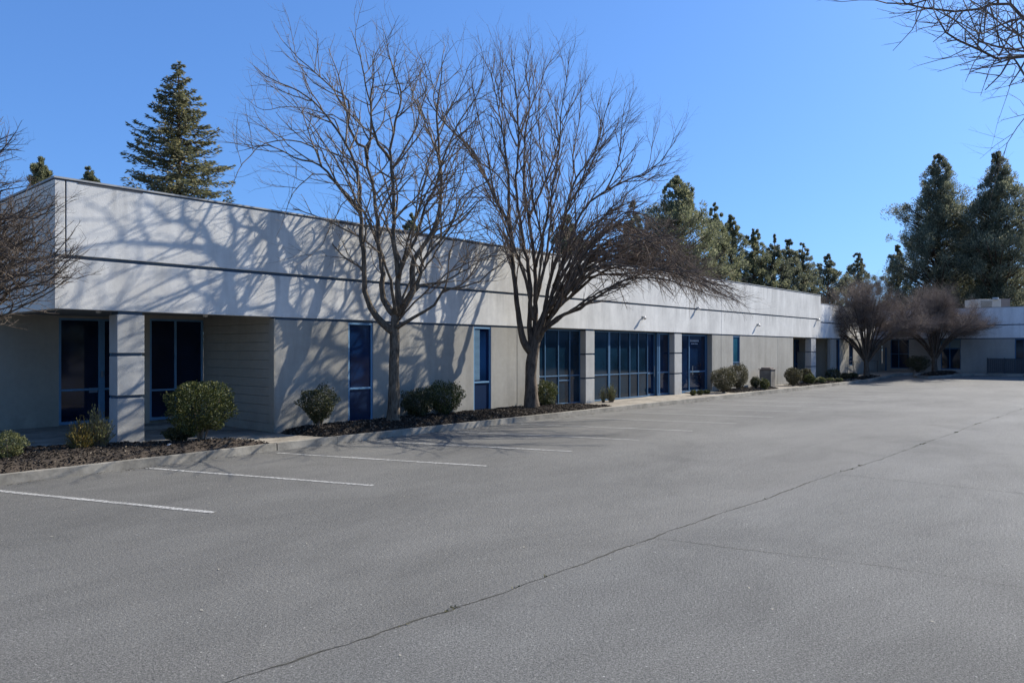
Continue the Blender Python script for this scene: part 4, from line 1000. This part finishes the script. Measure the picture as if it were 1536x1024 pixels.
for px, pt, hw, lb, m_, y in ((1231, 566, 8, 'pale low shrub right of the last column', 'lf_light', 14.6), (1245, 567, 8, 'pale low shrub, middle of the far bed', 'lf_light', 14.8), (1258, 567, 6, 'pale tuft at the right end of the far bed', 'lf_light', 14.5),
                             (1250, 553, 12, 'dark clipped hedge shrub before the wing recess', 'lf_dark', 15.6), (1268, 559, 9, 'low sparse shrub beneath the lit wing wall', 'lf_olive', 15.4), (1279, 559, 8, 'low dark shrub left of the nearer dense tree', 'lf_dark', 15.3)):
    shrub(px, y, 572, pt, hw, lb, m_, px, 1800, (.05, .09), z0=.16, gap=0)
_x = AX(1377, 58.8)
def shrub_at(x, y, H, Wd, label, mt, seed, n):
    d = x*K+y*S; px = 768+F*(x*S-y*K)/d; shrub(px, y, 0, HY-(H+G(x, y)+.15-CH)*F/d, Wd*F/d, label, mt, seed, n, (.06, .1), z0=G(x, y)+.15, gap=.1)
shrub_at(58.8, _x, 1.15, .95, 'dark spreading shrub left of the tree on the corner island', 'lf_dark', 33, 3500)
# green edging plants at the entrance
for i, px in enumerate((1040, 1050, 1060)):
    shrub(px, 14.95, 590, 584.5, 5.5, ['low green edging plant at the left of the entrance threshold', 'low green edging plant in the middle before the entrance', 'low green edging plant next to the round clipped shrubs'][i], 'lf_green', 70+i, 500, (.04, .08), z0=.14, gap=0, group='edging plants before the entrance')

# ------------------------------------------------------------------ light, sky, camera
L = Vector((-.58, .18, -.435)).normalized(); sd = -L
elev = math.asin(sd.z); rot = math.atan2(sd.x, sd.y)
sun = bpy.data.lights.new('sun', 'SUN'); sun.energy = 5.0; sun.angle = math.radians(.42); sun.color = (1, .945, .85)
so_ = bpy.data.objects.new('sun', sun); C.objects.link(so_); so_.rotation_euler = L.to_track_quat('-Z', 'Y').to_euler(); so_.location = (30, -20, 30)
w = bpy.data.worlds.new('World'); bpy.context.scene.world = w; w.use_nodes = True
sk = w.node_tree.nodes.new('ShaderNodeTexSky'); sk.sky_type = 'NISHITA'; sk.sun_disc = False; sk.sun_elevation = elev; sk.sun_rotation = rot
sk.air_density = 1.0; sk.dust_density = 1.0; sk.ozone_density = 3.0; sk.altitude = 0
bg = w.node_tree.nodes['Background']; bg.inputs[1].default_value = .15
gm = w.node_tree.nodes.new('ShaderNodeGamma'); gm.inputs[1].default_value = .66
tn = w.node_tree.nodes.new('ShaderNodeMix'); tn.data_type = 'RGBA'; tn.blend_type = 'MULTIPLY'; tn.inputs[0].default_value = 1; tn.inputs[7].default_value = (.385, .685, 1.19, 1)
w.node_tree.links.new(sk.outputs[0], gm.inputs[0]); w.node_tree.links.new(gm.outputs[0], tn.inputs[6]); w.node_tree.links.new(tn.outputs[2], bg.inputs[0])
cam = bpy.data.cameras.new('camera'); co = bpy.data.objects.new('camera', cam); C.objects.link(co)
cam.sensor_width = 36; cam.lens = 36*F/1536; cam.clip_end = 2000
cam.shift_y = (HY-512)/1536
co.location = (0, 0, CH)
co.rotation_euler = (math.pi/2, 0, math.atan2(-K, S)*1.0)
# view axis = (K, S): yaw measured from +Y
co.rotation_euler = (math.pi/2, 0, -math.atan2(K, S))
sc = bpy.context.scene; sc.camera = co
sc.view_settings.view_transform = 'Standard'; sc.view_settings.look = 'None'; sc.view_settings.exposure = .84; sc.view_settings.gamma = 1
